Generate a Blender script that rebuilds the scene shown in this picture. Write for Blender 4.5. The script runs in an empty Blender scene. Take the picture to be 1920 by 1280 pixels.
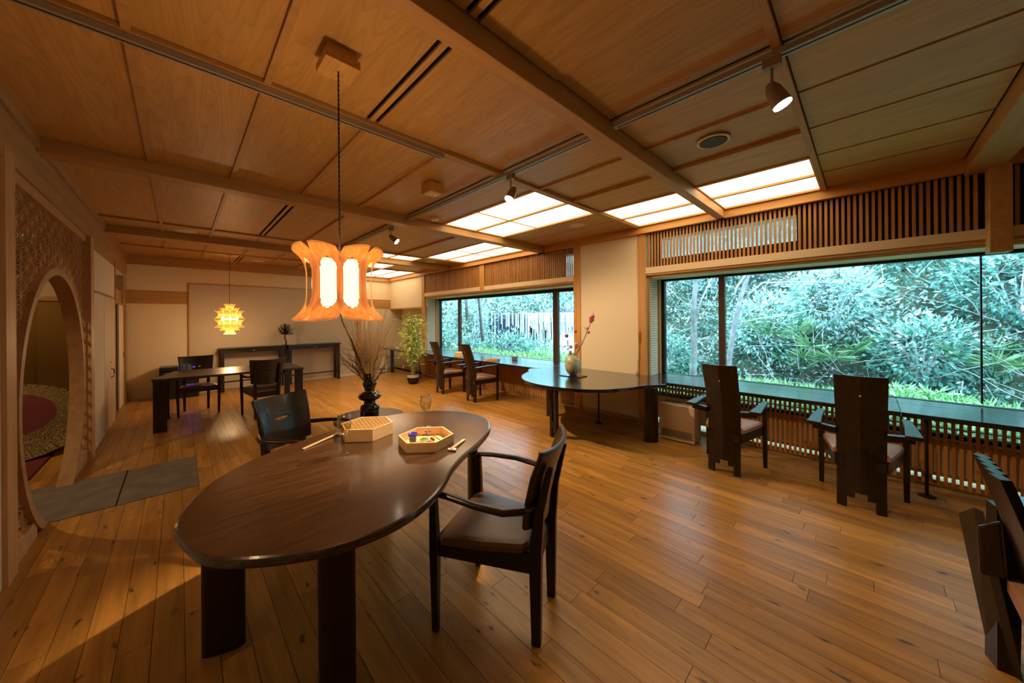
import bpy, bmesh, math, random
import numpy as np
from mathutils import Vector, Matrix
random.seed(7); np.random.seed(7)
SC = bpy.context.scene
COL = SC.collection
PI = math.pi
# ------------------------------------------------------------------ camera, world, exposure
YAW = math.radians(44.1); ROLL = math.radians(0.44); FPX = 644.0
cam = bpy.data.objects.new('camera', bpy.data.cameras.new('camera')); COL.objects.link(cam)
cam.data.sensor_width = 36.0; cam.data.lens = FPX/1920*36
cam.data.shift_y = -(640-597.5)/1920
cam.data.clip_start = 0.02; cam.data.clip_end = 300
R0 = Vector((math.cos(YAW), -math.sin(YAW), 0)); F0 = Vector((math.sin(YAW), math.cos(YAW), 0)); U0 = Vector((0, 0, 1))
Rv = R0*math.cos(ROLL) - U0*math.sin(ROLL); Uv = U0*math.cos(ROLL) + R0*math.sin(ROLL)
cam.matrix_world = Matrix(((Rv.x, Uv.x, -F0.x, 0), (Rv.y, Uv.y, -F0.y, 0), (Rv.z, Uv.z, -F0.z, 1.45), (0, 0, 0, 1)))
SC.camera = cam
SC.view_settings.view_transform = 'Standard'; SC.view_settings.look = 'None'
SC.view_settings.gamma = 1; SC.view_settings.use_curve_mapping = False
SC.view_settings.exposure = 0.0
SC.cycles.max_bounces = 8; SC.cycles.diffuse_bounces = 4; SC.cycles.glossy_bounces = 4
SC.cycles.transmission_bounces = 6; SC.cycles.transparent_max_bounces = 12
SC.cycles.sample_clamp_indirect = 6; SC.cycles.caustics_refractive = False; SC.cycles.caustics_reflective = False
SC.cycles.use_denoising = True
W = bpy.data.worlds.new('overcast_sky'); SC.world = W; W.use_nodes = True
wb = W.node_tree.nodes['Background']; wb.inputs[0].default_value = (0.46, 0.81, 1.0, 1); wb.inputs[1].default_value = 6.2
WARM = (1.0, 0.66, 0.34)
def lamp(kind, loc, power, color=WARM, size=0.05, aim=None, cone=60, blend=0.5, parent=None, sy=None):
    ld = bpy.data.lights.new('lamp_light', kind); ld.energy = power; ld.color = color
    if kind == 'AREA':
        ld.size = size
        if sy: ld.shape = 'RECTANGLE'; ld.size_y = sy
    else: ld.shadow_soft_size = size
    if kind == 'SPOT': ld.spot_size = math.radians(cone); ld.spot_blend = blend
    o = bpy.data.objects.new('lamp_light', ld); COL.objects.link(o); o.location = loc
    if aim is not None:
        d = Vector(aim)-Vector(loc); o.rotation_euler = d.to_track_quat('-Z', 'Y').to_euler()
    return o
# unseen lamps: track spots, a warm ambient area light, a tea-room spot and added fills
lamp('SPOT', (1.98, -0.75, 2.55), 12, WARM, 0.04, aim=(0.8, 2.1, 0.7), cone=60, blend=0.7)
lamp('SPOT', (-0.35, 2.25, 2.55), 5, WARM, 0.04, aim=(0.6, 1.9, 0.7), cone=62, blend=0.6)
lamp('AREA', (2.2, -2.2, 2.6), 5, (1.0, 0.72, 0.45), 2.2, aim=(2.2, -1.2, 0))  # unseen area light for the warm ambient level behind the camera
lamp('SPOT', (-2.3, 4.55, 2.25), 80, WARM, 0.03, aim=(-0.2, 4.5, 0.2), cone=80, blend=0.3)
lamp('POINT', (-1.6, 6.9, 1.9), 5, (1.0, 0.64, 0.28), 0.1)  # added fill that lifts the tea-room wall, no fixture there
lamp('SPOT', (-1.7, 6.1, 2.45), 40, (1.0, 0.66, 0.3), 0.08, aim=(-1.45, 6.6, 0), cone=66, blend=.8)  # added spot that brightens the parasol, no fixture there

# ------------------------------------------------------------------ materials
def nt(name):
    m = bpy.data.materials.new(name); m.use_nodes = True
    t = m.node_tree; return m, t, t.nodes, t.links, t.nodes['Principled BSDF']
def plain(name, col, rough=0.5, metal=0.0, spec=0.5, trans=0.0, ior=1.45, coat=0.0, noise=0.0, nscale=20, bump=0.0):
    m, t, N, L, b = nt(name)
    b.inputs['Base Color'].default_value = (*col, 1); b.inputs['Roughness'].default_value = rough
    b.inputs['Metallic'].default_value = metal; b.inputs['Specular IOR Level'].default_value = spec
    b.inputs['Transmission Weight'].default_value = trans; b.inputs['IOR'].default_value = ior
    b.inputs['Coat Weight'].default_value = coat
    n = N.new('ShaderNodeTexNoise'); n.inputs['Scale'].default_value = nscale; n.inputs['Detail'].default_value = 4
    g = N.new('ShaderNodeNewGeometry'); L.new(g.outputs['Position'], n.inputs['Vector'])
    if noise:
        r = N.new('ShaderNodeValToRGB'); k = noise
        r.color_ramp.elements[0].position = 0.3; r.color_ramp.elements[1].position = 0.7
        r.color_ramp.elements[0].color = (*[c*(1-k) for c in col], 1); r.color_ramp.elements[1].color = (*[min(1, c*(1+k)) for c in col], 1)
        L.new(n.outputs['Fac'], r.inputs['Fac']); L.new(r.outputs[0], b.inputs['Base Color'])
    if bump:
        u = N.new('ShaderNodeBump'); u.inputs['Strength'].default_value = bump; u.inputs['Distance'].default_value = 0.004
        L.new(n.outputs['Fac'], u.inputs['Height']); L.new(u.outputs[0], b.inputs['Normal'])
    return m
def wood(name, c1, c2, axis='Y', sc=14, rough=0.45, var=0.15, knots=0.0, coat=0.0, spec=0.5, space='WORLD', cath=0.0, bump=0.15):
    m, t, N, L, b = nt(name)
    if space == 'WORLD': src = N.new('ShaderNodeNewGeometry').outputs['Position']
    else: src = N.new('ShaderNodeTexCoord').outputs['Object']
    oi = N.new('ShaderNodeObjectInfo')
    add = N.new('ShaderNodeVectorMath'); add.operation = 'MULTIPLY_ADD'
    cmb = N.new('ShaderNodeCombineXYZ')
    for i in range(3): L.new(oi.outputs['Random'], cmb.inputs[i])
    L.new(cmb.outputs[0], add.inputs[0]); add.inputs[1].default_value = (37, 19, 53); L.new(src, add.inputs[2])
    mp = N.new('ShaderNodeMapping'); s = [sc, sc, sc]; s['XYZ'.index(axis)] = sc*0.07
    mp.inputs['Scale'].default_value = s; L.new(add.outputs[0], mp.inputs['Vector'])
    n = N.new('ShaderNodeTexNoise'); n.inputs['Scale'].default_value = 1; n.inputs['Detail'].default_value = 6; n.inputs['Distortion'].default_value = 0.6
    L.new(mp.outputs[0], n.inputs['Vector'])
    r = N.new('ShaderNodeValToRGB'); r.color_ramp.elements[0].position = 0.32; r.color_ramp.elements[1].position = 0.68
    r.color_ramp.elements[0].color = (*c1, 1); r.color_ramp.elements[1].color = (*c2, 1); L.new(n.outputs['Fac'], r.inputs['Fac'])
    out = r.outputs[0]
    if cath:   # cathedral grain lines: bands of a stretched, slow noise
        mp2 = N.new('ShaderNodeMapping'); s = [3.2, 3.2, 3.2]; s['XYZ'.index(axis)] = 0.3; mp2.inputs['Scale'].default_value = s
        L.new(add.outputs[0], mp2.inputs['Vector'])
        n2 = N.new('ShaderNodeTexNoise'); n2.inputs['Scale'].default_value = 1; n2.inputs['Detail'].default_value = 2.5; L.new(mp2.outputs[0], n2.inputs['Vector'])
        mul = N.new('ShaderNodeMath'); mul.operation = 'MULTIPLY'; mul.inputs[1].default_value = 34; L.new(n2.outputs['Fac'], mul.inputs[0])
        fr = N.new('ShaderNodeMath'); fr.operation = 'FRACT'; L.new(mul.outputs[0], fr.inputs[0])
        rr = N.new('ShaderNodeValToRGB'); e = rr.color_ramp.elements; e[0].position = 0.0; e[0].color = (1, 1, 1, 1); e[1].position = 1.0; e[1].color = (1-cath,)*3+(1,)
        e2 = e.new(0.6); e2.color = (1, 1, 1, 1); L.new(fr.outputs[0], rr.inputs['Fac'])
        mx = N.new('ShaderNodeMixRGB'); mx.blend_type = 'MULTIPLY'; mx.inputs['Fac'].default_value = 1; L.new(out, mx.inputs[1]); L.new(rr.outputs[0], mx.inputs[2]); out = mx.outputs[0]
    if knots:
        mp3 = N.new('ShaderNodeMapping'); s = [9, 9, 9]; s['XYZ'.index(axis)] = 3.2; mp3.inputs['Scale'].default_value = s
        L.new(add.outputs[0], mp3.inputs['Vector'])
        nd = N.new('ShaderNodeTexNoise'); nd.inputs['Scale'].default_value = 3; L.new(mp3.outputs[0], nd.inputs['Vector'])
        va = N.new('ShaderNodeVectorMath'); va.operation = 'MULTIPLY_ADD'; L.new(nd.outputs['Color'], va.inputs[0]); va.inputs[1].default_value = (.5, .5, .5); L.new(mp3.outputs[0], va.inputs[2])
        v = N.new('ShaderNodeTexVoronoi'); v.inputs['Scale'].default_value = 1.35; L.new(va.outputs[0], v.inputs['Vector'])
        kr = N.new('ShaderNodeValToRGB'); e = kr.color_ramp.elements; e[0].position = 0.06; e[0].color = (.14, .09, .07, 1); e[1].position = 0.16; e[1].color = (1, 1, 1, 1)
        L.new(v.outputs['Distance'], kr.inputs['Fac'])
        mx = N.new('ShaderNodeMixRGB'); mx.blend_type = 'MULTIPLY'; mx.inputs['Fac'].default_value = knots; L.new(out, mx.inputs[1]); L.new(kr.outputs[0], mx.inputs[2]); out = mx.outputs[0]
    hs = N.new('ShaderNodeHueSaturation'); mr = N.new('ShaderNodeMapRange'); mr.inputs['To Min'].default_value = 1-var; mr.inputs['To Max'].default_value = 1+var
    L.new(oi.outputs['Random'], mr.inputs['Value']); L.new(mr.outputs[0], hs.inputs['Value']); L.new(out, hs.inputs['Color'])
    L.new(hs.outputs[0], b.inputs['Base Color'])
    b.inputs['Roughness'].default_value = rough; b.inputs['Coat Weight'].default_value = coat; b.inputs['Coat Roughness'].default_value = 0.12; b.inputs['Specular IOR Level'].default_value = spec
    if bump:
        u = N.new('ShaderNodeBump'); u.inputs['Strength'].default_value = bump; u.inputs['Distance'].default_value = 0.002
        L.new(n.outputs['Fac'], u.inputs['Height']); L.new(u.outputs[0], b.inputs['Normal'])
    return m
def glow(name, col, strength):
    m, t, N, L, b = nt(name)
    b.inputs['Base Color'].default_value = (*[min(1, c) for c in col], 1); b.inputs['Roughness'].default_value = 0.6
    b.inputs['Emission Color'].default_value = (*col, 1); b.inputs['Emission Strength'].default_value = strength
    return m
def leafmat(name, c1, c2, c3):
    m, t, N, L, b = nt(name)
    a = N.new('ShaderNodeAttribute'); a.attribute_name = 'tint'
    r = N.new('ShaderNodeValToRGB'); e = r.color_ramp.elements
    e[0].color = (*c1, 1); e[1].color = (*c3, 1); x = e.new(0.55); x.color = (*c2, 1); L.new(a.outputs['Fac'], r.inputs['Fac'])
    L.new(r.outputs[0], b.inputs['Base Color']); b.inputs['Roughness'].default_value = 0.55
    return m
def clearglass(name, tint=(1, 1, 1), k=0.55, p=4.0, base=0.03):
    m, t, N, L, b = nt(name); N.remove(b)
    o = N['Material Output']; f = N.new('ShaderNodeLayerWeight'); f.inputs[0].default_value = 0.5
    pw = N.new('ShaderNodeMath'); pw.operation = 'POWER'; pw.inputs[1].default_value = p; L.new(f.outputs['Facing'], pw.inputs[0])
    ma = N.new('ShaderNodeMath'); ma.operation = 'MULTIPLY_ADD'; ma.inputs[1].default_value = k; ma.inputs[2].default_value = base; L.new(pw.outputs[0], ma.inputs[0])
    tr = N.new('ShaderNodeBsdfTransparent'); tr.inputs[0].default_value = (*tint, 1); g = N.new('ShaderNodeBsdfGlossy'); g.inputs['Roughness'].default_value = 0.01
    mx = N.new('ShaderNodeMixShader'); L.new(ma.outputs[0], mx.inputs[0]); L.new(tr.outputs[0], mx.inputs[1]); L.new(g.outputs[0], mx.inputs[2]); L.new(mx.outputs[0], o.inputs[0])
    return m
FLOOR = wood('floor_oak', (.34, .153, .029), (.56, .275, .056), 'Y', 16, 0.32, 0.2, knots=0.9, spec=0.5, cath=0.14)
CEDAR = wood('ceiling_cedar', (.50, .270, .082), (.60, .335, .108), 'Y', 24, 0.45, 0.07, cath=0.16)
CEDARX = wood('ceiling_cedar_beam', (.43, .225, .072), (.54, .29, .098), 'X', 20, 0.5, 0.06)
TRIMW = wood('amber_trim', (.52, .245, .05), (.62, .31, .072), 'Z', 18, 0.45, 0.08)
TRIMY = wood('amber_trim_long', (.52, .245, .05), (.62, .31, .072), 'Y', 18, 0.45, 0.05)
SLATW = wood('slat_cedar', (.42, .18, .045), (.55, .25, .07), 'Z', 22, 0.5, 0.14)
LIGHTW = wood('pale_hinoki', (.72, .50, .26), (.80, .58, .33), 'X', 26, 0.5, 0.03, space='OBJ')
LEFTW = wood('left_wall_wood', (.36, .20, .085), (.46, .27, .12), 'Y', 16, 0.55, 0.05)
KUMI = wood('kumiko_wood', (.46, .26, .12), (.58, .34, .16), 'Z', 20, 0.5, 0.05)
DARK = wood('dark_stained_wood', (.010, .0055, .004), (.024, .012, .008), 'Z', 22, 0.3, 0.1, space='OBJ', bump=0.1)
TABLE = wood('wenge_tabletop', (.026, .011, .005), (.085, .040, .020), 'X', 60, 0.24, 0.02, space='OBJ', coat=0.5, bump=0.08)
COUNTER = wood('dark_counter', (.010, .009, .010), (.022, .018, .018), 'Y', 24, 0.17, 0.06, coat=0.6, bump=0.08)
PLASTER = plain('cream_plaster', (.80, .67, .47), 0.85, noise=0.04, nscale=60, bump=0.1)
WHITEP = plain('white_plaster', (.74, .64, .50), 0.85, noise=0.03, nscale=40)
PAPERP = plain('washi_panel', (.56, .47, .35), 0.9, noise=0.08, nscale=40, bump=0.3)
CREAMB = plain('cream_board', (.80, .62, .40), 0.6)
YELLOWP = plain('ochre_plaster', (.42, .26, .07), 0.9, noise=0.1, nscale=40)
STONE = plain('grey_slate', (.17, .15, .125), 0.55, noise=0.25, nscale=7, bump=0.1)
BACKL = plain('black_brown_back', (.032, .020, .015), 0.3, coat=.2, noise=0.15, nscale=90)
LEATHER = plain('dark_brown_leather', (.125, .068, .044), 0.33, noise=0.15, nscale=200, bump=0.1)
TANLEA = plain('tan_leather', (.40, .20, .11), 0.4, noise=0.1, nscale=200)
BLACK = plain('black_gloss', (.006, .005, .005), 0.06, coat=1.0)
BLACKM = plain('black_matt', (.008, .008, .009), 0.6)
VOID = plain('dark_gap', (.004, .002, .001), 0.9)
STEEL = plain('track_steel', (.34, .30, .27), 0.4, metal=0.3)
ALU = plain('light_metal', (.55, .5, .45), 0.35, metal=0.7)
LAMPB = plain('lamp_body', (.30, .22, .16), 0.4, metal=0.3)
WHITE = plain('white_plastic', (.8, .76, .7), 0.5)
ACW = plain('heater_beige', (.62, .48, .34), 0.6)
FRAMED = plain('window_frame_dark', (.025, .02, .022), 0.35, metal=0.4)
FRAMEB = plain('window_frame_bronze', (.10, .055, .04), 0.4, metal=0.3)
REDC = plain('red_cloth', (.12, .012, .012), 0.9)
PARRED = plain('parasol_red_paper', (.15, .022, .032), 0.7)
GLASS = clearglass('window_glass', k=.4, p=5, base=.012)
CRYSTAL = clearglass('drinking_glass', (.96, .97, .97), k=.9, p=2.2, base=.06)
def noisy_pattern(name, a, b, scale):
    m, t, N, L, p = nt(name)
    v = N.new('ShaderNodeTexVoronoi'); v.inputs['Scale'].default_value = scale; v.feature = 'DISTANCE_TO_EDGE'
    tc = N.new('ShaderNodeTexCoord'); L.new(tc.outputs['Object'], v.inputs['Vector'])
    r = N.new('ShaderNodeValToRGB'); r.color_ramp.elements[0].position = 0.06; r.color_ramp.elements[1].position = 0.14
    r.color_ramp.elements[0].color = (*a, 1); r.color_ramp.elements[1].color = (*b, 1)
    L.new(v.outputs['Distance'], r.inputs['Fac']); L.new(r.outputs[0], p.inputs['Base Color']); p.inputs['Roughness'].default_value = 0.7
    return m
PARRIM = noisy_pattern('parasol_patterned_paper', (.40, .27, .10), (.035, .025, .015), 60)

# ------------------------------------------------------------------ mesh helpers
class MB:
    def __init__(s): s.v = []; s.f = []
    def add(s, vs, fs):
        n = len(s.v); s.v += [tuple(v) for v in vs]; s.f += [tuple(i+n for i in f) for f in fs]; return s
    def box(s, x0, x1, y0, y1, z0, z1):
        return s.add([(x0,y0,z0),(x1,y0,z0),(x1,y1,z0),(x0,y1,z0),(x0,y0,z1),(x1,y0,z1),(x1,y1,z1),(x0,y1,z1)],
                     [(0,3,2,1),(4,5,6,7),(0,1,5,4),(1,2,6,5),(2,3,7,6),(3,0,4,7)])
    def cbox(s, c, d, rz=0.0):
        a, b = math.cos(rz), math.sin(rz); vs = []
        for z in (-1, 1):
            for x, y in ((-1,-1),(1,-1),(1,1),(-1,1)):
                X, Y = x*d[0]/2, y*d[1]/2; vs.append((c[0]+X*a-Y*b, c[1]+X*b+Y*a, c[2]+z*d[2]/2))
        return s.add(vs, [(0,3,2,1),(4,5,6,7),(0,1,5,4),(1,2,6,5),(2,3,7,6),(3,0,4,7)])
    def loft(s, rings, cap=True, closed=True):
        k = len(rings[0]); vs = [p for r in rings for p in r]; fs = []
        for i in range(len(rings)-1):
            for j in range(k if closed else k-1):
                a, b = i*k+j, i*k+(j+1) % k; fs.append((a, b, b+k, a+k))
        if cap: fs.append(tuple(range(k-1, -1, -1))); fs.append(tuple((len(rings)-1)*k+j for j in range(k)))
        return s.add(vs, fs)
    def prism(s, poly, z0, z1, bev=0.0):
        n = len(poly)
        if bev <= 0: return s.loft([[(x, y, z0) for x, y in poly], [(x, y, z1) for x, y in poly]])
        def inset(d):
            out = []
            for i in range(n):
                p0, p1, p2 = Vector(poly[i-1]), Vector(poly[i]), Vector(poly[(i+1) % n])
                a = (p1-p0).normalized(); b = (p2-p1).normalized(); nn = Vector((-a.y-b.y, a.x+b.x))
                if nn.length < 1e-6: nn = Vector((-a.y, a.x))
                nn.normalize(); out.append((p1.x+nn.x*d, p1.y+nn.y*d))
            return out
        q = inset(bev); h = inset(bev*0.3); k = bev*0.3
        r = [[(x, y, z0) for x, y in q], [(x, y, z0+k) for x, y in h], [(x, y, z0+bev) for x, y in poly], [(x, y, z1-bev) for x, y in poly], [(x, y, z1-k) for x, y in h], [(x, y, z1) for x, y in q]]
        return s.loft(r)
    def tube(s, pts, rad, n=8, flat=1.0, up=(0, 0, 1)):
        pts = [Vector(p) for p in pts]; rings = []
        for i, p in enumerate(pts):
            d = (pts[min(i+1, len(pts)-1)]-pts[max(i-1, 0)]).normalized()
            u = Vector(up); 
            if abs(d.dot(u)) > 0.95: u = Vector((1, 0, 0))
            a = d.cross(u).normalized(); b = a.cross(d).normalized(); r = rad[i] if hasattr(rad, '__len__') else rad
            rings.append([tuple(p+a*math.cos(2*PI*k/n)*r+b*math.sin(2*PI*k/n)*r*flat) for k in range(n)])
        return s.loft(rings)
    def lathe(s, prof, c=(0, 0, 0), n=24, cap=True):
        return s.loft([[(c[0]+r*math.cos(2*PI*k/n), c[1]+r*math.sin(2*PI*k/n), c[2]+z) for k in range(n)] for r, z in prof], cap)
    def blob(s, c, r, n=8, m=5, jit=0.0):
        rings = []
        for i in range(1, m):
            t = PI*i/m; rings.append([(c[0]+r[0]*math.sin(t)*math.cos(2*PI*k/n)*(1+random.uniform(-jit, jit)), c[1]+r[1]*math.sin(t)*math.sin(2*PI*k/n)*(1+random.uniform(-jit, jit)), c[2]-r[2]*math.cos(t)) for k in range(n)])
        return s.loft(rings)
    def hexa(s, p): return s.add(p, [(0,3,2,1),(4,5,6,7),(0,1,5,4),(1,2,6,5),(2,3,7,6),(3,0,4,7)])
    def bar(s, a, b, w, h, up=(0, 0, 1)):
        a, b = Vector(a), Vector(b); d = (b-a).normalized(); u = Vector(up)
        if abs(d.dot(u)) > 0.98: u = Vector((1, 0, 0))
        x = d.cross(u).normalized()*w/2; y = x.cross(d).normalized()*h/2
        return s.loft([[tuple(p-x-y), tuple(p+x-y), tuple(p+x+y), tuple(p-x+y)] for p in (a, b)])
    def mesh(s, name, mat, o=(0, 0, 0), smooth=False):
        me = bpy.data.meshes.new(name); me.from_pydata([(x-o[0], y-o[1], z-o[2]) for x, y, z in s.v], [], s.f)
        bm = bmesh.new(); bm.from_mesh(me); bmesh.ops.recalc_face_normals(bm, faces=bm.faces); bm.to_mesh(me); bm.free()
        me.materials.append(mat)
        if smooth: me.polygons.foreach_set('use_smooth', [True]*len(me.polygons))
        return me
    def build(s, name, mat, parent=None, smooth=False, o=None, bevel=0.0, auto=False):
        if parent is not None: o = world_of(parent) if o is None else o
        elif o is None:
            a = np.array(s.v); o = ((a[:, 0].min()+a[:, 0].max())/2, (a[:, 1].min()+a[:, 1].max())/2, a[:, 2].min())
        ob = bpy.data.objects.new(name, s.mesh(name, mat, o, smooth)); COL.objects.link(ob)
        if parent is not None: ob.parent = parent
        else: ob.location = o
        WO[ob.name] = Vector(o)
        if bevel:
            b = ob.modifiers.new('bevel', 'BEVEL'); b.width = bevel; b.segments = 2; b.limit_method = 'ANGLE'; b.angle_limit = math.radians(40)
        if auto: 
            try: ob.data.set_sharp_from_angle(angle=math.radians(35))
            except Exception: pass
        return ob
WO = {}
def world_of(o): return WO.get(o.name, Vector((0, 0, 0)))
def setp(o, label=None, cat=None, group=None, kind=None):
    if label: o['label'] = label
    if cat: o['category'] = cat
    if group: o['group'] = group
    if kind: o['kind'] = kind
    return o
def thing(name, label, cat, loc=(0, 0, 0), group=None):
    o = bpy.data.objects.new(name, None); COL.objects.link(o); o.location = loc; o.empty_display_size = 0.1
    WO[o.name] = Vector(loc); return setp(o, label, cat, group)
def struct(o): o['kind'] = 'structure'; return o
def stuff(o): o['kind'] = 'stuff'; return o
def piece(name, me, loc, parent, rz=0.0, scale=None):
    o = bpy.data.objects.new(name, me); COL.objects.link(o); o.parent = parent; o.location = Vector(loc)-world_of(parent); o.rotation_euler[2] = rz
    if scale: o.scale = scale
    return o
def copy_tree(root, loc, rz, label, group=None):
    def rec(o, par):
        c = o.copy(); COL.objects.link(c); c.parent = par
        for ch in o.children: rec(ch, c)
        return c
    r = rec(root, None); r.location = loc; r.rotation_euler[2] = rz; r['label'] = label
    if group: r['group'] = group
    return r
def smooth_poly(pts, n=8):
    out = []; k = len(pts)
    for i in range(k):
        p0, p1, p2, p3 = [np.array(pts[(i+j-1) % k], float) for j in range(4)]
        for t in np.linspace(0, 1, n, endpoint=False):
            out.append(tuple(0.5*((2*p1)+(-p0+p2)*t+(2*p0-5*p1+4*p2-p3)*t*t+(-p0+3*p1-3*p2+p3)*t**3)))
    return out
def ccw(p):
    a = sum(p[i-1][0]*p[i][1]-p[i][0]*p[i-1][1] for i in range(len(p))); return p if a > 0 else p[::-1]

XL, XW, YB, YF, HC = -0.70, 4.60, 9.45, -3.2, 2.70
# ------------------------------------------------------------------ floor
floor = struct(MB().box(-3.4, 4.75, YF-.1, 10.15, -0.12, -0.012).build('floor', VOID, o=(0, 0, 0)))
SL = (-0.95, 0.12, 4.12, 5.03)
pl = []
x = 0.12-0.1085*31; row = 0; PW = 0.1085
while x < 4.72:
    y = YF + (row*0.47 % 1.0)*1.0 - 1.0; x1 = min(x+PW, 4.74)
    while y < 10.1:
        L_ = random.choice((0.55, 0.9, 0.95, 1.2, 1.35)); y1 = min(y+L_, 10.1)
        segs = [(max(y, YF), y1)]
        if x1 > SL[0]+.02 and x < SL[1]-.02:
            segs = []
            a, b = max(y, YF), y1
            if a < SL[2]: segs.append((a, min(b, SL[2])))
            if b > SL[3]: segs.append((max(a, SL[3]), b))
        for a, b in segs:
            if b-a > 0.02: pl.append((x, x1, a, b))
        y = y1
    x += PW; row += 1
def plank_key(p):
    cx, cy = (p[0]+p[1])/2, (p[2]+p[3])/2
    w = cx*F0.x+cy*F0.y
    if w < 0.35: return 1e9
    u = 960+FPX*(cx*R0.x+cy*R0.y)/w
    if u < -150 or u > 2070 or cx < -0.95: return 1e6+w
    v = 597+FPX*1.45/w
    return w if v < 1400 else 1e5+w
pl.sort(key=plank_key)
unit = MB().box(0.0, 1, 0.0, 1, -0.012, 0).mesh('plank', FLOOR)
mbr = MB()
for i, (a, b, c, d) in enumerate(pl):
    g = 0.0011
    if i < 298: piece('plank', unit, (a+g, c+g, 0), floor, scale=(b-a-2*g, d-c-2*g, 1))
    else: mbr.box(a+g, b-g, c+g, d-g, -0.012, 0)
stuff(mbr.build('floor_planks', FLOOR, floor))
slab = struct(MB().box(SL[0], SL[1], SL[2], SL[3], -0.03, -0.004).build('floor_inset', VOID, floor))
for a, b in ((SL[0], -0.37), (-0.365, SL[1])):
    s_ = MB().box(a+.002, b-.002, SL[2]+.004, SL[3]-.004, -0.006, 0.003).build('stone_slab', STONE, slab)

# ------------------------------------------------------------------ ceiling
ceil = struct(MB().box(-1.0, 5.2, YF-.1, 10.15, HC+.03, HC+.12).build('ceiling', VOID, o=(0, 0, HC)))
XJ = [XL, -0.155, 0.337, 0.875, 1.43, 1.985, 2.49, 3.02, 3.56, 4.02, 4.52, 4.6]
YC = [(YF, -2.2), (-2.2, -0.75), (-0.55, 0.26), (0.30, 1.13), (1.24, 2.16), (2.24, 3.86), (4.02, 6.17), (6.23, 6.74), (6.96, 8.2), (8.24, 9.95)]
SKY = {(3, 8), (3, 9), (4, 8), (4, 9), (5, 6), (5, 7), (6, 8), (6, 9), (7, 6), (7, 7), (8, 6), (8, 7), (9, 8), (9, 9)}
def cpanel(x0, x1, y0, y1, dz):
    MB().box(x0, x1, y0, y1, HC+dz, HC+dz+.014).build('ceiling_panel', CEDAR, ceil)
for j, (y0, y1) in enumerate(YC):
    for i in range(len(XJ)-1):
        if (j, i) in SKY: continue
        x0, x1 = XJ[i]+(.007 if i > 4 else .004), XJ[i+1]-(.007 if i > 3 else .004)
        dz = 0.012 if (i in (5, 6) and x0 > 2.4) or i == 4 else 0.0
        if j in (3, 4, 6, 9, 2) and i in (2, 3):
            if i == 2: x1 = 0.836; MB().box(0.862, 0.892, y0+.004, y1-.004, HC, HC+.014).build('ceiling_panel', CEDAR, ceil)
            else: x0 = 0.918
        if j <= 2 and i >= 4: x0 += .005; x1 -= .005; dz = 0
        cpanel(x0, x1, y0+.003, y1-.003, dz)
BEAMS = [(XL, XW, 1.137, 1.222, 2.60), (XL, XW, 3.87, 4.015, 2.60), (XL, XW, 6.75, 6.95, 2.60), (XL, XW, -0.74, -0.56, 2.58), (XL, XW, -2.3, -2.1, 2.6)]
for k, (x0, x1, y0, y1, z0) in enumerate(BEAMS):
    struct(MB().box(x0, x1, y0, y1, z0, HC+.03).build('trim_%d' % (k+1), CEDARX, bevel=0.004))
k = 6
for (y0, y1, x0, x1) in ((0.262, 0.298, XL, XW), (2.165, 2.235, XL, XW), (6.175, 6.225, XL, XW), (8.2, 8.24, XL, XW)):
    struct(MB().box(x0, x1, y0, y1, HC-.022, HC+.02).build('trim_%d' % k, CEDARX, bevel=0.002)); k += 1
# ribs running along the room in the joints
for xx, segs in ((-0.155, [(1.24, 3.86), (4.02, 6.74), (6.96, 9.4), (-.55, 1.13)]), (0.337, [(1.24, 3.86), (4.02, 6.74), (6.96, 9.4), (-.55, 1.13)]), (0.875, [(2.24, 3.86), (6.96, 8.2)]),
                 (1.43, [(2.24, 3.86), (4.02, 6.17), (6.96, 9.4)]), (2.49, [(0.3, 1.13), (1.24, 2.16)]), (3.02, [(0.3, 1.13), (1.24, 2.16), (4.02, 6.17)])):
    for (a, b) in segs:
        w_ = 0.015 if xx < 2 else 0.010
        MB().box(xx-w_, xx+w_, a, b, HC-.018, HC+.01).build('rib', CEDARX, ceil)
# perimeter trims
struct(MB().box(4.54, 4.60, YF, 10.04, 2.60, HC+.02).build('trim_%d' % k, TRIMY)); k += 1
struct(MB().box(XL, 3.47, 9.40, 9.45, 2.514, HC+.02).build('trim_%d' % k, CEDARX)); k += 1
struct(MB().box(3.47, XW, 9.98, 10.04, 2.585, HC+.02).build('trim_%d' % k, CEDARX)); k += 1
struct(MB().box(XL, XL+.015, YF, 9.45, 2.36, HC+.02).build('trim_%d' % k, LEFTW)); k += 1
struct(MB().box(XL, XL+.035, YF, 9.45, 2.625, HC).build('trim_%d' % k, LEFTW)); k += 1
# luminous ceiling panels
LUM = glow('luminous_diffuser', (1.0, 0.77, 0.48), 3.6)
def lum(x0, x1, y0, y1, nx, splits, label):
    t = thing('ceiling_light', label, 'ceiling light', ((x0+x1)/2, (y0+y1)/2, HC), 'luminous panels set into the wooden ceiling')
    xs = np.linspace(x0, x1, nx+1); ys = [y0]+splits+[y1]
    for i in range(nx):
        for j in range(len(ys)-1):
            MB().box(xs[i]+.012, xs[i+1]-.012, ys[j]+.006, ys[j+1]-.006, HC+.008, HC+.016).build('diffuser', LUM, t)
    for xx in xs: MB().box(xx-.017, xx+.017, y0, y1, HC-.012, HC+.012).build('frame_bar', TRIMY, t)
    for yy in ys[1:-1]: MB().box(x0, x1, yy-.007, yy+.007, HC-.004, HC+.012).build('crossbar', TRIMY, t)
    for yy in (y0, y1): MB().box(x0, x1, yy-.006, yy+.006, HC-.006, HC+.012).build('crossbar', TRIMY, t)
lum(3.56, 4.52, 0.305, 1.13, 2, [], 'glowing two-pane ceiling panel on the near side of the long beam, above the slatted transom')
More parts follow.
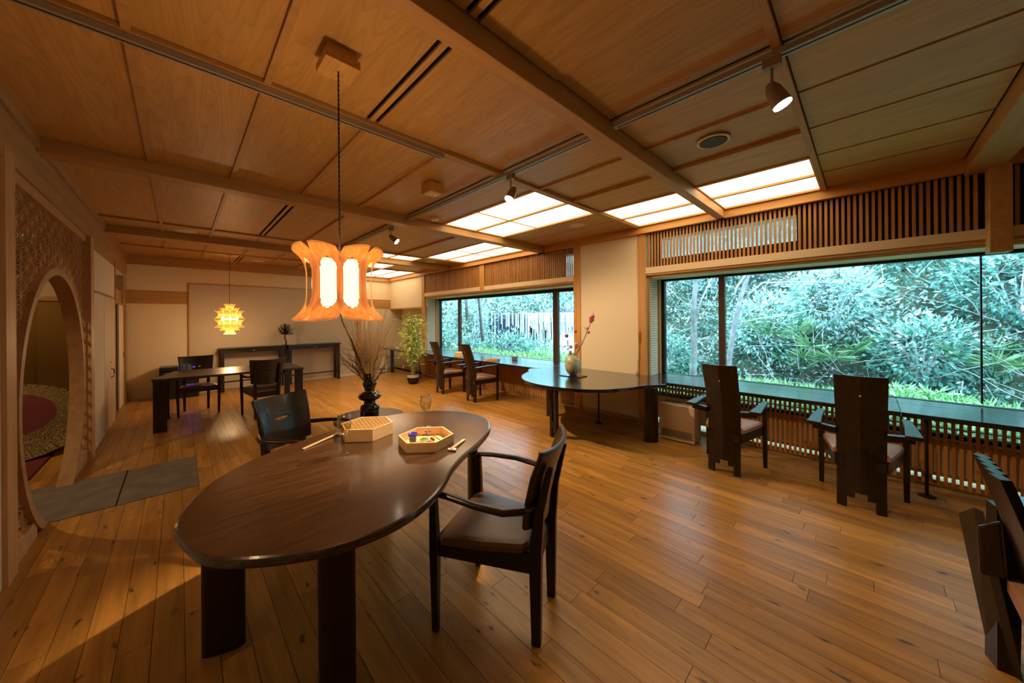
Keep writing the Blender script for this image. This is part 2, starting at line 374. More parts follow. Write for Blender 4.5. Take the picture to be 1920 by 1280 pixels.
lum(3.56, 4.52, 1.25, 2.155, 2, [], 'glowing two-pane ceiling panel touching the far side of the long beam, beside the window wall')
lum(2.49, 3.56, 2.245, 3.85, 2, [3.17], 'largest glowing four-pane ceiling panel beside the round speaker grille')
lum(3.56, 4.52, 4.03, 6.16, 2, [5.2], 'glowing four-pane ceiling panel above the far window transom')
lum(2.49, 3.56, 6.24, 6.73, 2, [], 'short glowing ceiling panel just past the fourth track spotlight')
lum(2.49, 3.56, 6.97, 8.19, 2, [], 'glowing ceiling panel behind the big wooden pendant lamp')
lum(3.56, 4.52, 8.25, 9.94, 2, [], 'farthest glowing ceiling panel in the corner above the bamboo')

# ------------------------------------------------------------------ walls
def wbox(name, *b, mat=PLASTER): return struct(MB().box(*b).build(name, mat))
wall_front = wbox('wall_front', -1.0, 5.2, YF-.12, YF, 0, HC+.05, mat=LEFTW)
wl = struct(MB().box(-.78, XL, YF, 3.30, 0, HC).box(-.78, XL, 3.30, 5.86, 2.40, HC).box(-.78, XL, 5.86, 7.80, 2.29, HC)
    .box(-.95, XL, 7.80, 9.45, 2.26, HC).build('wall_left', WHITEP))
struct(MB().box(-.76, -.705, 5.86, 7.79, 0, 2.3).build('wall_left_closet', WHITEP))
# left wall: closet panels, posts and doors
struct(MB().box(-.78, -.665, 5.69, 5.865, 0, 2.36).build('trim_%d' % k, KUMI)); k += 1
struct(MB().box(-.78, -.68, 3.28, 3.44, 0, 2.42).build('trim_%d' % k, KUMI)); k += 1
struct(MB().box(-.72, -.685, 5.866, 7.80, 1.79, 1.81).box(-.72, -.68, 7.775, 7.82, 0, 2.36).box(-.72, -.69, 5.866, 9.4, 2.275, 2.36).build('trim_%d' % k, LEFTW)); k += 1
DOORW = wood('birch_door', (.60, .47, .31), (.66, .53, .36), 'Z', 20, 0.5, 0.04)
for n_, (a, b) in enumerate(((5.87, 6.75), (6.775, 7.355), (7.365, 7.77))):
    d = struct(MB().box(-.704, -.685, a, b, 0.005, 1.785).build('door_%d' % (n_+1), WHITEP if n_ == 0 else DOORW, bevel=0.002))
    if n_ == 1:
        m = MB(); m.tube([(-.685, 7.32, .80), (-.66, 7.325, .79), (-.655, 7.33, .74), (-.66, 7.325, .69), (-.685, 7.32, .68)], .006, 8); m.box(-.687, -.682, 7.305, 7.345, .88, .90)
        m.build('door_handle', BLACKM, d)
struct(MB().box(-.704, -.688, 5.88, 7.77, 1.815, 2.27).build('wall_panel_upper', WHITEP))
# recess with sliding door beside the back wall
struct(MB().box(-1.35, -1.3, 7.8, 9.45, 0, HC).box(-1.3, -.76, 7.78, 7.8, 0, HC).build('wall_recess', VOID))
struct(MB().box(-.80, -.695, 7.82, 9.4, 1.735, 1.765).box(-.80, -.69, 9.24, 9.44, 0, 1.76).box(-1.2, -.70, 9.0, 9.44, 1.765, 2.26).box(-1.2, -.72, 7.82, 9.0, 1.765, 1.98).build('trim_%d' % k, LEFTW)); k += 1
struct(MB().box(-.76, -.74, 7.83, 8.28, 0.005, 1.735).build('door_4', WHITEP))
d = struct(MB().box(-.735, -.715, 8.60, 9.23, 0.005, 1.735).build('door_5', WHITEP)); MB().box(-.716, -.712, 9.15, 9.18, .82, .92).build('door_pull', BLACKM, d)
setp(MB().box(-1.0, -.85, 8.05, 8.45, 1.99, 2.2).build('ventilation_unit', WHITE, bevel=.01), 'small white ventilation box in the high niche by the back corner', 'ventilator')
# back wall
wbox('wall_back', -1.35, 3.50, 9.45, 9.60, 0, HC)
wbox('wall_alcove', 3.36, 5.2, 10.04, 10.15, 0, HC); struct(MB().box(3.44, 3.50, 9.6, 10.04, 0, HC).build('wall_alcove_side', PLASTER))
struct(MB().box(XL, .13, 9.435, 9.45, 1.79, 2.03).box(3.50, XW, 10.02, 10.04, 1.80, 2.05).build('trim_%d' % k, CEDARX)); k += 1
struct(MB().box(3.40, 3.50, 9.40, 9.46, 0, 2.51).build('trim_%d' % k, TRIMW)); k += 1
wp = struct(MB().box(.15, 3.38, 9.425, 9.45, 0, 2.19).build('wall_panel', PAPERP)); MB().box(.13, .15, 9.42, 9.45, 0, 2.205).box(.13, 3.4, 9.42, 9.45, 2.19, 2.205).build('panel_edging', CEDARX, wp)
struct(MB().box(XL, 3.40, 9.415, 9.427, 0, .05).build('baseboard_back', WHITEP))
# window wall
ww = struct(MB().box(XW, 5.05, 2.10, 3.30, 0, HC).box(4.62, 4.70, YF, 2.1, .115, .40).box(4.62, 4.70, YF, 2.1, 0, .045)
    .box(4.62, 4.72, 3.3, 8.0, 0, .62).box(XW, 5.05, 8.0, 10.04, 1.79, HC).box(4.95, 5.1, 8.0, 10.04, 0, 1.79)
    .box(XW, 4.70, YF, -1.9, 0, HC).build('wall_right', PLASTER))
struct(MB().box(4.65, 5.2, YF, 10.04, 2.60, HC+.02).box(5.0, 5.12, YF, 2.1, 0, .04).box(4.70, 4.78, YF, 2.1, .40, .43).box(5.05, 5.15, YF, 2.1, .04, .045).box(4.98, 5.12, 3.3, 8.0, 0, .62).build('wall_right_core', VOID))
struct(MB().box(4.72, 5.12, YF, 2.1, -.1, .03).build('floor_ledge', PLASTER)); struct(MB().box(4.6, 5.0, 8.0, 10.04, -.1, .0).build('floor_alcove', FLOOR))
# panels around the transoms behind the slats (dark) with the open clerestory lights
m = MB()
def clerestory(m, y0, y1, oy0, oy1, oz0, oz1):
    m.box(4.80, 4.84, y0, y1, 2.02, oz0).box(4.80, 4.84, y0, y1, oz1, 2.6).box(4.80, 4.84, y0, oy0, oz0, oz1).box(4.80, 4.84, oy1, y1, oz0, oz1)
clerestory(m, YF, 2.1, 0.52, 1.99, 2.27, 2.56); clerestory(m, 3.3, 8.0, 3.36, 3.62, 2.17, 2.56)
m.box(4.98, 5.15, YF, 2.1, 2.00, 2.1).box(4.98, 5.15, 3.3, 8.0, 1.95, 2.1)
struct(m.build('wall_right_transom', plain('transom_back', (.05, .03, .02), .9)))
for (a, b, z) in ((-1.9, 2.1, 2.03), (3.3, 8.0, 2.03)):
    struct(MB().box(XW-.01, XW+.06, a, b, 2.052, 2.135).build('trim_%d' % k, CREAMB)); k += 1
    struct(MB().box(XW+.0, XW+.10, a, b, 2.025, 2.05).build('trim_%d' % k, TRIMY)); k += 1
    struct(MB().box(XW+.06, 4.98, a, b, 1.995, 2.024).build('trim_%d' % k, CREAMB)); k += 1
for (a, b) in ((2.10, 2.215), (3.17, 3.30), (5.57, 5.71), (8.0, 8.15)):
    z1 = 2.6; z0 = 0 if a not in (5.57,) else 2.03
    struct(MB().box(XW-.012, XW+.02, a, b, z0, z1).build('trim_%d' % k, TRIMW, bevel=.003)); k += 1
struct(MB().box(XW-.008, XW+.01, 2.215, 3.17, 0, .06).build('baseboard_right', CEDAR))
struct(MB().box(XW-.14, XW+.01, -.765, -.66, 1.93, 2.60).build('trim_%d' % k, CEDARX, bevel=.004)); k += 1
struct(MB().box(XW-.004, XW+.03, 8.16, 10.03, 1.755, 1.79).build('trim_%d' % k, TRIMY)); k += 1
# tea room behind the moon gate
struct(MB().box(-3.4, -3.3, 2.6, 8.5, 0, 2.7).box(-3.3, -1.35, 7.75, 7.85, 0, 2.7).box(-1.36, -.77, 7.70, 7.78, 0, 2.7).box(-3.3, -.78, 2.5, 2.6, 0, 2.7).build('wall_tearoom', YELLOWP))
struct(MB().box(-3.3, -.78, 2.6, 7.7, 2.62, 2.7).build('ceiling_tearoom', CEDAR))
struct(MB().box(-3.3, -.80, 7.64, 7.7, 1.74, 1.80).box(-3.3, -.80, 7.64, 7.7, 2.02, 2.06).build('trim_%d' % k, TRIMY)); k += 1
struct(MB().box(-3.3, -.80, 7.67, 7.7, 1.80, 2.02).build('trim_%d' % k, WHITEP)); k += 1
t = thing('slatted_screen', 'short wooden slats in the transom seen through the moon gate', 'screen', (-1.6, 7.66, 2.06))
me = MB().box(-.012, .012, -.02, .02, 0, .5).mesh('slat', SLATW)
for i in range(24): piece('slat', me, (-2.3+i*.055, 7.66, 2.07), t)

# ------------------------------------------------------------------ lattices on the window wall
def lattice(label, y0, y1, z0, z1, rails, x=XW+.012, dx=.013, w=.021, pitch=.0405):
    t = thing('slatted_lattice', label, 'lattice', (x, (y0+y1)/2, z0), 'wooden slat lattices on the window wall')
    me = MB().box(-dx/2, dx/2, -w/2, w/2, 0, z1-z0).mesh('slat', SLATW)
    n = int((y1-y0)/pitch); off = ((y1-y0)-(n-1)*pitch)/2
    for i in range(n): piece('slat', me, (x, y0+off+i*pitch, z0), t)
    m = MB()
    for z in rails: m.box(x+dx/2, x+dx/2+.014, y0, y1, z-.012, z+.012)
    if rails: stuff(m.build('rail', SLATW, t))
    return t
lattice('slatted transom above the near window, from the plastered wall to the hanging post', -.655, 2.095, 2.138, 2.595, ())
lattice('slatted transom beyond the hanging post at the edge of the picture', -1.9, -.77, 2.138, 2.595, ())
lattice('slatted transom above the far window, next to the plastered wall', 3.305, 5.565, 2.138, 2.595, ())
lattice('slatted transom above the far window, on the side of the bamboo', 5.715, 7.995, 2.138, 2.595, ())
lattice('low slatted lattice under the near counter with daylight in its gaps', -1.9, 1.32, .03, .62, (.05, .115, .40), x=4.57)
lattice('short slatted lattice above the floor heater by the round counter end', 1.36, 2.095, .44, .62, (.46, .53), x=4.57)
lattice('low slatted lattice under the far window counter', 3.305, 7.995, .03, .62, (.06, .55), x=4.57)
# perforated jamb boards
def jamb(y, x0, x1, z1, label):
    t = thing('perforated_board', label, 'board', ((x0+x1)/2, y, .66), 'perforated boards lining the window reveals')
    MB().box(x0, x1, y+.012, y+.02, .66, z1).build('backing', BLACKM, t)
    m = MB(); n = 6; p = (x1-x0)/n
    for i in range(n+1): m.box(x0+i*p-p*.22, x0+i*p+p*.22, y, y+.010, .66, z1)
    q = .034; z = .66
    while z < z1: m.box(x0, x1, y+.001, y+.011, z, z+q*.42); z += q
    stuff(m.build('grid', WHITEP, t))
jamb(2.075, 4.70, 4.90, 2.0, 'white perforated board on the reveal of the near window')
jamb(7.975, 4.66, 4.88, 2.0, 'white perforated board on the reveal of the far window beside the bamboo')
struct(MB().box(4.63, 4.68, 2.07, 2.098, .66, 2.0).box(4.92, 4.98, 2.05, 2.098, .66, 2.0).box(4.9, 4.98, 7.95, 7.998, .66, 2.0).build('trim_%d' % k, TRIMW)); k += 1
# windows
def window(n, y0, y1, z0, z1, mulls, xs=4.98, fw=.045):
    t = thing('window_%d' % n, None, None, (xs, (y0+y1)/2, z0)); t['kind'] = 'structure'
    m = MB().box(xs, xs+.06, y0, y1, z0-.01, z0+.003).box(xs, xs+.06, y0, y1, z1-.03, z1).box(xs, xs+.06, y1-fw, y1, z0, z1)
    m.build('window_frame', FRAMED, t)
    for a, b in mulls: MB().box(xs-.01, xs+.05, a, b, z0, z1).build('mullion', FRAMEB, t)
    edges = [y0]+sorted(sum([[a, b] for a, b in mulls], []))+[y1-fw]
    for i in range(0, len(edges), 2): MB().box(xs+.03, xs+.036, edges[i], edges[i+1], z0, z1).build('pane', GLASS, t)
    return t
w1 = window(1, -1.9, 2.05, .66, 1.995, [(1.25, 1.32)]); MB().box(5.0, 5.03, -.70, -.69, .68, 1.97).build('glass_joint', FRAMED, w1)
w2 = window(2, 3.3, 7.93, .66, 1.96, [(3.93, 4.04), (6.98, 7.06)])
window(3, -1.9, 2.05, .43, .63, [(1.25, 1.32)])
FROST, _t, _N, _L, _b = nt('frosted_pane'); _tr = _N.new('ShaderNodeBsdfTransparent'); _tl = _N.new('ShaderNodeBsdfTranslucent'); _tl.inputs[0].default_value = (.95, .93, .88, 1)
_mx = _N.new('ShaderNodeMixShader'); _mx.inputs[0].default_value = .5; _L.new(_tr.outputs[0], _mx.inputs[1]); _L.new(_tl.outputs[0], _mx.inputs[2]); _L.new(_mx.outputs[0], _N['Material Output'].inputs[0])
for n_, (a, b, c, d) in ((5, (.52, 1.99, 2.27, 2.56)), (6, (3.36, 3.62, 2.17, 2.56))):
    w5 = thing('window_%d' % n_, None, None, (4.85, (a+b)/2, c)); w5['kind'] = 'structure'; MB().box(4.842, 4.846, a, b, c, d).build('pane', FROST, w5)
w4 = thing('window_4', None, None, (4.94, 9.4, .7)); w4['kind'] = 'structure'
MB().box(4.93, 4.95, 9.15, 9.19, .66, 1.44).box(4.93, 4.95, 9.6, 9.64, .66, 1.44).box(4.93, 4.95, 9.15, 9.64, 1.40, 1.44).build('window_frame', ALU, w4)
MB().box(4.935, 4.94, 9.19, 9.6, .66, 1.4).build('pane', plain('dark_pane', (.03, .035, .035), .1), w4)
# ------------------------------------------------------------------ moon gate of kumiko lattice
mg = thing('moon_gate', 'wooden kumiko lattice partition with a large round opening in the left wall', 'partition', (-.82, 4.56, 0))
CY, CZ, RI, RO = 4.54, .87, .955, 1.015
m = MB().box(-.745, -.70, 3.44, 5.69, 2.29, 2.40); m.build('top_rail', KUMI, mg)
a0 = math.asin(-CZ/RO)
m = MB().box(-.74, -.70, 3.44, CY-math.sqrt(RO**2-(CZ-.06)**2), 0, .12); m.build('bottom_rail', KUMI, mg)
m = MB().box(-.74, -.70, CY+math.sqrt(RO**2-(CZ-.06)**2), 5.69, 0, .12); m.build('bottom_rail', KUMI, mg)
rings = []; N_ = 72; b0 = -math.asin(CZ/RI)+.0
for i in range(N_+1):
    t_ = b0+(PI-2*b0)*i/N_; c, s = math.cos(t_), math.sin(t_)
    rings.append([(-.785, CY+RI*c, max(0, CZ+RI*s)), (-.69, CY+RI*c, max(0, CZ+RI*s)), (-.69, CY+RO*c, max(0, CZ+RO*s)), (-.785, CY+RO*c, max(0, CZ+RO*s))])
MB().loft(rings).build('round_frame', LEFTW, mg, smooth=True, auto=True)
m = MB(); A_ = .125; H_ = A_*math.sqrt(3)/2
def ok(y, z): return 3.44 <= y <= 5.69 and .12 <= z <= 2.29 and (y-CY)**2+(z-CZ)**2 > RO**2
def kb(p, q, w=.0042, d=.005):
    if not (ok(*p) or ok(*q)): return
    if not (ok(*p) and ok(*q)):
        a, b = (p, q) if ok(*p) else (q, p); lo, hi = 0.0, 1.0
        for _ in range(7):
            mid = (lo+hi)/2; r = (a[0]+(b[0]-a[0])*mid, a[1]+(b[1]-a[1])*mid)
            if ok(*r): lo = mid
            else: hi = mid
        p, q = a, (a[0]+(b[0]-a[0])*lo, a[1]+(b[1]-a[1])*lo)
    if math.hypot(p[0]-q[0], p[1]-q[1]) < .004: return
    m.bar((-.72, p[0], p[1]), (-.72, q[0], q[1]), w, d, up=(1, 0, 0))
for r in range(0, int(2.3/A_)+1):
    pass
cols = int(2.4/H_)+2
for c in range(cols):
    y = 3.40+c*H_
    for r in range(-1, int(2.3/A_)+2):
        z = .06+r*A_+(A_/2 if c % 2 else 0)
        P = (y, z); Q = (y, z+A_); Rr = (y+H_, z+A_/2); S_ = (y+H_, z-A_/2)
        kb(P, Q, .0055); kb(P, Rr, .0055); kb(P, S_, .0055)
        for T in ((P, Q, Rr), (P, Rr, S_)):
            g = (sum(a[0] for a in T)/3, sum(a[1] for a in T)/3)
            for v in T: kb(v, g, .0042)
stuff(m.build('kumiko_lattice', KUMI, mg))

# parasol and cloth in the tea room
setp(MB().box(-2.6, -1.0, 5.35, 7.7, .002, .02).build('floor_cloth', REDC), 'dark red cloth spread on the floor behind the moon gate', 'cloth')
par = thing('paper_parasol', 'open red paper parasol with patterned rim lying on the red cloth', 'parasol', (-1.38, 6.48, .40))
nrm = Vector((.12, -.53, .84)).normalized(); ax = nrm.cross(Vector((0, 0, 1))).normalized(); ay = nrm.cross(ax).normalized()
def pp(r, a, h): return tuple(Vector((-1.38, 6.48, .40))+ax*(r*math.cos(a))+ay*(r*math.sin(a))+nrm*h)
NS = 44
def cone(r0, r1, h0, h1, th=.003):
    top = [[pp(r0, 2*PI*i/NS, h0) for i in range(NS)], [pp(r1, 2*PI*i/NS, h1) for i in range(NS)]]
    return MB().loft([top[0], top[1], [pp(r1, 2*PI*i/NS, h1-th) for i in range(NS)], [pp(r0, 2*PI*i/NS, h0-th) for i in range(NS)]], cap=False)
cone(.02, .36, .13, .055).build('canopy', PARRED, par); cone(.36, .64, .055, -.03).build('patterned_rim', PARRIM, par)
m = MB()
for i in range(NS): m.bar(pp(.02, 2*PI*i/NS, .133), pp(.645, 2*PI*i/NS, -.028), .005, .004, up=tuple(nrm))
stuff(m.build('ribs', plain('parasol_rib', (.07, .012, .015), .6), par))
MB().tube([pp(0, 0, .11), pp(0, 0, .17)], [.03, .016], 10).build('cap', BLACKM, par)

# ------------------------------------------------------------------ counter along the windows
ct = thing('window_counter', 'long dark wooden counter along the windows with a rounded end by the plastered wall', 'counter', (4.4, 3.5, 0))
CZ0, CZ1 = .622, .66
def top(poly, name='board', mat=COUNTER, bev=.004): return MB().prism(ccw(poly), CZ0, CZ1, bev).build(name, mat, ct)
top([(4.25, -1.85), (4.685, -1.85), (4.685, -.195), (4.25, -.195)]); top([(4.688, -1.85), (4.975, -1.85), (4.975, -.195), (4.688, -.195)])
top([(4.25, -.192), (4.685, -.192), (4.685, 1.80), (4.25, 1.80)]); top([(4.688, -.192), (4.975, -.192), (4.975, 2.095), (4.688, 2.095)])
arc = smooth_poly([(4.25, 1.79), (3.86, 1.83), (3.56, 1.92), (3.33, 2.06), (3.18, 2.29), (3.11, 2.57), (3.115, 2.86), (3.22, 3.12), (3.43, 3.35), (3.72, 3.51), (4.09, 3.60)], 6)
arc = arc[:10*6+1]
top(arc+[(4.09, 3.60), (4.588, 3.60), (4.588, 2.09), (4.685, 2.09), (4.685, 1.80), (4.25, 1.80)], 'round_top', bev=.003)
top([(4.09, 3.603), (4.50, 3.603), (4.50, 9.7), (4.09, 9.7)]); top([(4.503, 3.603), (4.59, 3.603), (4.59, 3.302), (4.975, 3.302), (4.975, 7.96), (4.93, 9.7), (4.503, 9.7)])
def plank_leg(parent, cx, cy, w, th, z1, rz, name='leg', mat=DARK):
    n = 10; rings = []
    for z in (0, z1): rings.append([(cx+(math.cos(2*PI*i/16)*abs(math.cos(2*PI*i/16))**-.35*w/2 if abs(math.cos(2*PI*i/16)) > 1e-3 else 0)*math.cos(rz)-math.sin(2*PI*i/16)*th/2*math.sin(rz),
                                    cy+(math.cos(2*PI*i/16)*abs(math.cos(2*PI*i/16))**-.35*w/2 if abs(math.cos(2*PI*i/16)) > 1e-3 else 0)*math.sin(rz)+math.sin(2*PI*i/16)*th/2*math.cos(rz), z) for i in range(16)])
    return MB().loft(rings).build(name, mat, parent, smooth=True, auto=True)
plank_leg(ct, 3.96, 1.76, .16, .06, CZ0, math.radians(-50))
for (cx, cy) in ((3.28, 2.66), ):
    for s in (-1, 1): MB().box(cx-.02, cx+.02, cy+s*.035-.017, cy+s*.035+.017, 0, CZ0).build('leg', DARK, ct)
    MB().box(cx-.018, cx+.018, cy-.02, cy+.02, .12, .20).build('leg_bridge', DARK, ct)
MB().box(3.93, 3.99, 3.25, 3.33, 0, CZ0).build('leg', DARK, ct)
for cx, cy in ((4.17, 2.59), (4.3, -.33), (4.30, 7.76)):
    MB().tube([(cx, cy, 0), (cx, cy, CZ0)], .011, 8).lathe([(.05, 0), (.05, .006), (.012, .01)], (cx, cy, 0), 16).build('rod_leg', BLACKM, ct)
MB().box(4.2, 4.27, 9.12, 9.20, 0, CZ0).build('leg', DARK, ct)
# heaters
def heater(x, y0, y1, h, label, rx=0):
    t = thing('floor_heater', label, 'heater', (x, (y0+y1)/2, 0))
    MB().box(x, x+.22, y0, y1, .012, h).build('body', ACW, t, bevel=.006)
    g = MB().box(x-.006, x-.001, y0+.03, y1-.03, .045, .125).build('grille', BLACKM, t)
    me = MB().box(-.004, 0, y0+.03-y1, -.03, 0, .005).mesh('louver', ACW)
    for i in range(6): piece('louver', me, (x-.006, y1, .05+i*.013), g)
    MB().box(x-.012, x, y0, y1, .012, .035).build('skirt', WHITE, t)
heater(4.18, 1.36, 1.76, .42, 'beige floor heater under the counter beside the rounded end')
t = thing('floor_heater', 'white floor heater in the far corner behind the branches', 'heater', (3.83, 9.35, 0))
MB().box(3.66, 4.16, 9.3, 9.5, .01, .40).build('body', WHITE, t, bevel=.006); MB().box(3.70, 4.12, 9.292, 9.299, .06, .13).build('grille', STEEL, t)

# ------------------------------------------------------------------ high-back chairs (local: x forward, back feet at origin)
def highback():
    t = thing('highback_chair', '', 'chair')
    def xb(z): return np.interp(z, [0, .45, .62, .8, 1.02], [0, .015, -.01, -.06, -.145])
    def strip(yc, w, z0, z1, off, tw, name='back_strip'):
        rings = []
        zs = np.linspace(z0, z1, 9)
        for z in zs:
            f = 1+.06*max(0, (z-.3))/.7; y = yc*f; ww = w*f; x = xb(z)+off; a = tw
            ring = []
            for dx, dy in ((-.011, -ww/2), (.011, -ww/2), (.011, ww/2), (-.011, ww/2)): ring.append((x+dx*math.cos(a)-dy*math.sin(a), y+dx*math.sin(a)+dy*math.cos(a), z))
            rings.append(ring)
        return rings
    ys = [-.104, -.057, -.019, .019, .057, .104]; ws = [.054, .046, .044, .044, .046, .054]
    offs = [.022, .004, -.008, -.008, .004, .022]; bot = [0, .085, .13, .13, .085, 0]
    for i, (y, w, o, b) in enumerate(zip(ys, ws, offs, bot)):
        MB().loft(strip(y, w, b, 1.02, o, math.radians(-13 if y > 0 else 13))).build('back_strip', DARK, t)
    m = MB().blob((xb(.88)-.021, 0, .88), (.003, .006, .018), 8, 6); m.build('inlay', plain('ivory_inlay', (.8, .7, .55), .5) if 'ivory_inlay' not in bpy.data.materials else bpy.data.materials['ivory_inlay'], t, smooth=True)  # pale blob standing in for the light seen through a teardrop hole
    seat = []
    for z, g in ((.385, .012), (.395, 0), (.425, 0), (.437, .012), (.440, .03)):
        seat.append([(.03+g, -.15+g*.5, z), (.05+g, -.16+g, z), (.40-g, -.235+g, z), (.425-g, -.22+g, z), (.425-g, .22-g, z), (.40-g, .235-g, z), (.05+g, .16-g, z), (.03+g, .15-g*.5, z)])
    MB().loft(seat).build('seat', TANLEA, t, smooth=True, auto=True)
    m = MB()
    for s in (-1, 1): m.bar((.02, s*.13, .345), (.41, s*.235, .36), .022, .075)
    m.bar((.41, -.23, .355), (.41, .23, .355), .022, .06); m.bar((.02, -.13, .345), (.02, .13, .345), .022, .07)
    m.build('seat_frame', DARK, t)
    for s in (-1, 1):
        MB().loft([[(.405, s*.232, 0), (.437, s*.232, 0), (.437, s*.262, 0), (.405, s*.262, 0)], [(.40, s*.225, .40), (.44, s*.225, .40), (.44, s*.265, .40), (.40, s*.265, .40)], [(.405, s*.23, .62), (.44, s*.23, .62), (.44, s*.262, .62), (.405, s*.262, .62)]]).build('leg', DARK, t)
        a = MB().loft([[(-.07, s*.215, .605), (-.07, s*.30, .605), (-.07, s*.30, .63), (-.07, s*.215, .628)], [(.2, s*.225, .612), (.2, s*.285, .612), (.2, s*.285, .638), (.2, s*.225, .636)], [(.46, s*.225, .61), (.46, s*.268, .61), (.46, s*.268, .632), (.46, s*.225, .632)]]).build('armrest', DARK, t, bevel=.004)
        MB().bar((.0, s*.13, .575), (.02, s*.262, .585), .05, .045).build('arm_bracket', DARK, t)
    return t
hb = highback()
GH = 'high-back chairs at the window counter'
hb.location = (3.62, .93, 0); hb['label'] = 'dark high-back chair at the near counter beside the floor heater'; hb['group'] = GH
copy_tree(hb, (3.64, .035, 0), 0, 'dark high-back chair at the near counter in front of the wide window pane', GH)
copy_tree(hb, (3.65, 5.84, 0), math.radians(0), 'dark high-back chair at the far counter, the one nearer the bamboo', GH)
copy_tree(hb, (3.67, 4.86, 0), math.radians(0), 'dark high-back chair at the far counter, the one nearer the round end', GH)

# ------------------------------------------------------------------ low-back armchairs (local: x forward, rear feet at origin)
def armchair():
    t = thing('armchair', '', 'chair')
    def xb(z): return np.interp(z, [0, .42, .6, .75, .88], [.0, .0, -.02, -.055, -.10])
    # back panel: bent plywood with a lens-shaped slot
    nu, nv = 44, 90; g = {}
    m = MB(); vs = []; 
    for j in range(nv+1):
        v = j/nv; z = .50+.37*v; hw = .185+.03*v
        for i in range(nu+1):
            u = -1+2*i/nu; x = xb(z)+.055*u*u-.012; zz = z-.025*(1-v)*(u*u)*-1 + (.012*u*u if j == nv else 0)
            vs.append((x, u*hw, zz))
    fs = []
    for j in range(nv):
        for i in range(nu):
            u = -1+2*(i+.5)/nu; v = (j+.5)/nv
            if abs(u) < .32 and abs(v-.55) < .030*(1-(u/.33)**2): continue
            a = j*(nu+1)+i; fs.append((a, a+1, a+nu+2, a+nu+1))
    m.add(vs, fs); ob = m.build('backrest', BACKL, t, smooth=True)
    sm = ob.modifiers.new('thickness', 'SOLIDIFY'); sm.thickness = .018; sm.offset = 0
    for s in (-1, 1):
        r = []
        for z, w, d in ((0, .030, .042), (.20, .036, .05), (.42, .040, .058), (.60, .034, .045), (.80, .026, .026)):
            x = xb(z)-.012-(.0 if z > .3 else .0); y = s*(.145+.025*max(0, z-.4)); r.append([(x-d/2, y-w/2, z), (x+d/2, y-w/2, z), (x+d/2, y+w/2, z), (x-d/2, y+w/2, z)])
        MB().loft(r).build('leg', DARK, t, bevel=.004)
        MB().loft([[(.435, s*.232-.014, 0), (.465, s*.232-.014, 0), (.465, s*.232+.014, 0), (.435, s*.232+.014, 0)], [(.425, s*.24-.019, .38), (.468, s*.24-.019, .38), (.468, s*.24+.019, .38), (.425, s*.24+.019, .38)], [(.435, s*.243-.016, .635), (.467, s*.243-.016, .635), (.467, s*.243+.016, .635), (.435, s*.243+.016, .635)]]).build('leg', DARK, t, bevel=.005)
        MB().tube([(.475, s*.243, .63), (.45, s*.243, .645), (.36, s*.255, .648), (.22, s*.272, .640), (.10, s*.262, .628), (.02, s*.215, .625), (-.015, s*.17, .635)], [.014, .018, .020, .021, .024, .026, .018], 10, flat=.62).build('armrest', DARK, t, smooth=True)
    seat = []
    for z, g_ in ((.395, .01), (.405, 0), (.425, 0), (.438, .01), (.444, .04)):
        seat.append([(.02+g_, -.13+g_, z), (.05, -.165+g_, z), (.22, -.205+g_, z), (.42-g_, -.235+g_, z), (.452-g_, -.205+g_, z), (.458-g_, 0, z), (.452-g_, .205-g_, z), (.42-g_, .235-g_, z), (.22, .205-g_, z), (.05, .165-g_, z), (.02+g_, .13-g_, z)])
    MB().loft(seat).build('seat', LEATHER, t, smooth=True, auto=True)
    m = MB()
    for s in (-1, 1): m.loft([[(.0, s*.14-.01, .31), (.0, s*.14+.01, .31), (.0, s*.14+.01, .40), (.0, s*.14-.01, .40)], [(.44, s*.235-.01, .36), (.44, s*.235+.01, .36), (.44, s*.235+.01, .40), (.44, s*.235-.01, .40)]])
    m.bar((.44, -.235, .378), (.44, .235, .378), .022, .042); m.bar((.0, -.14, .355), (.0, .14, .355), .022, .08)
    m.build('seat_frame', DARK, t)
    return t
ac = armchair(); GA = 'low-back armchairs with a slot in the backrest'
ac.location = (1.26, 1.105, 0); ac.rotation_euler[2] = math.atan2(.405, -.2); ac['label'] = 'dark leather armchair drawn up to the near side of the kidney-shaped table'; ac['group'] = GA
copy_tree(ac, (.585, 3.09, 0), math.radians(-62), 'dark armchair on the far side of the kidney-shaped table, its slotted back towards the arch', GA)
copy_tree(ac, (.20, 7.66, 0), math.radians(-88), 'dark armchair behind the long table, facing into the room', GA)
copy_tree(ac, (.94, 6.27, 0), math.radians(92), 'dark armchair on the near side of the long table, back to the viewer', GA)

# ------------------------------------------------------------------ kidney-shaped table
TZ = .70; K_ = (1.45-TZ)/(1.45-.68)
out = [(-.016, 1.869), (.0, 1.68), (.06, 1.50), (.2, 1.361), (.38, 1.265), (.58, 1.245), (.75, 1.295), (.89, 1.385), (1.02, 1.50), (1.169, 1.60), (1.38, 1.71), (1.58, 1.86), (1.71, 2.06), (1.72, 2.28), (1.60, 2.49), (1.38, 2.65), (1.10, 2.69), (.80, 2.62), (.488, 2.50), (.231, 2.34), (.074, 2.13)]
out = ccw(smooth_poly([(x*K_, y*K_) for x, y in out], 7))
kt = thing('kidney_table', 'kidney-shaped dark wooden dining table in the foreground', 'table', (.85, 1.95, 0))
MB().prism(out, TZ-.036, TZ, .012).build('tabletop', TABLE, kt)
plank_leg(kt, .135, 1.985, .155, .05, TZ-.036, math.radians(-18)); plank_leg(kt, .435, 1.44, .14, .05, TZ-.036, math.radians(-38))
plank_leg(kt, 1.42, 1.86, .15, .05, TZ-.036, math.radians(70)); plank_leg(kt, 1.05, 2.45, .15, .05, TZ-.036, math.radians(10))
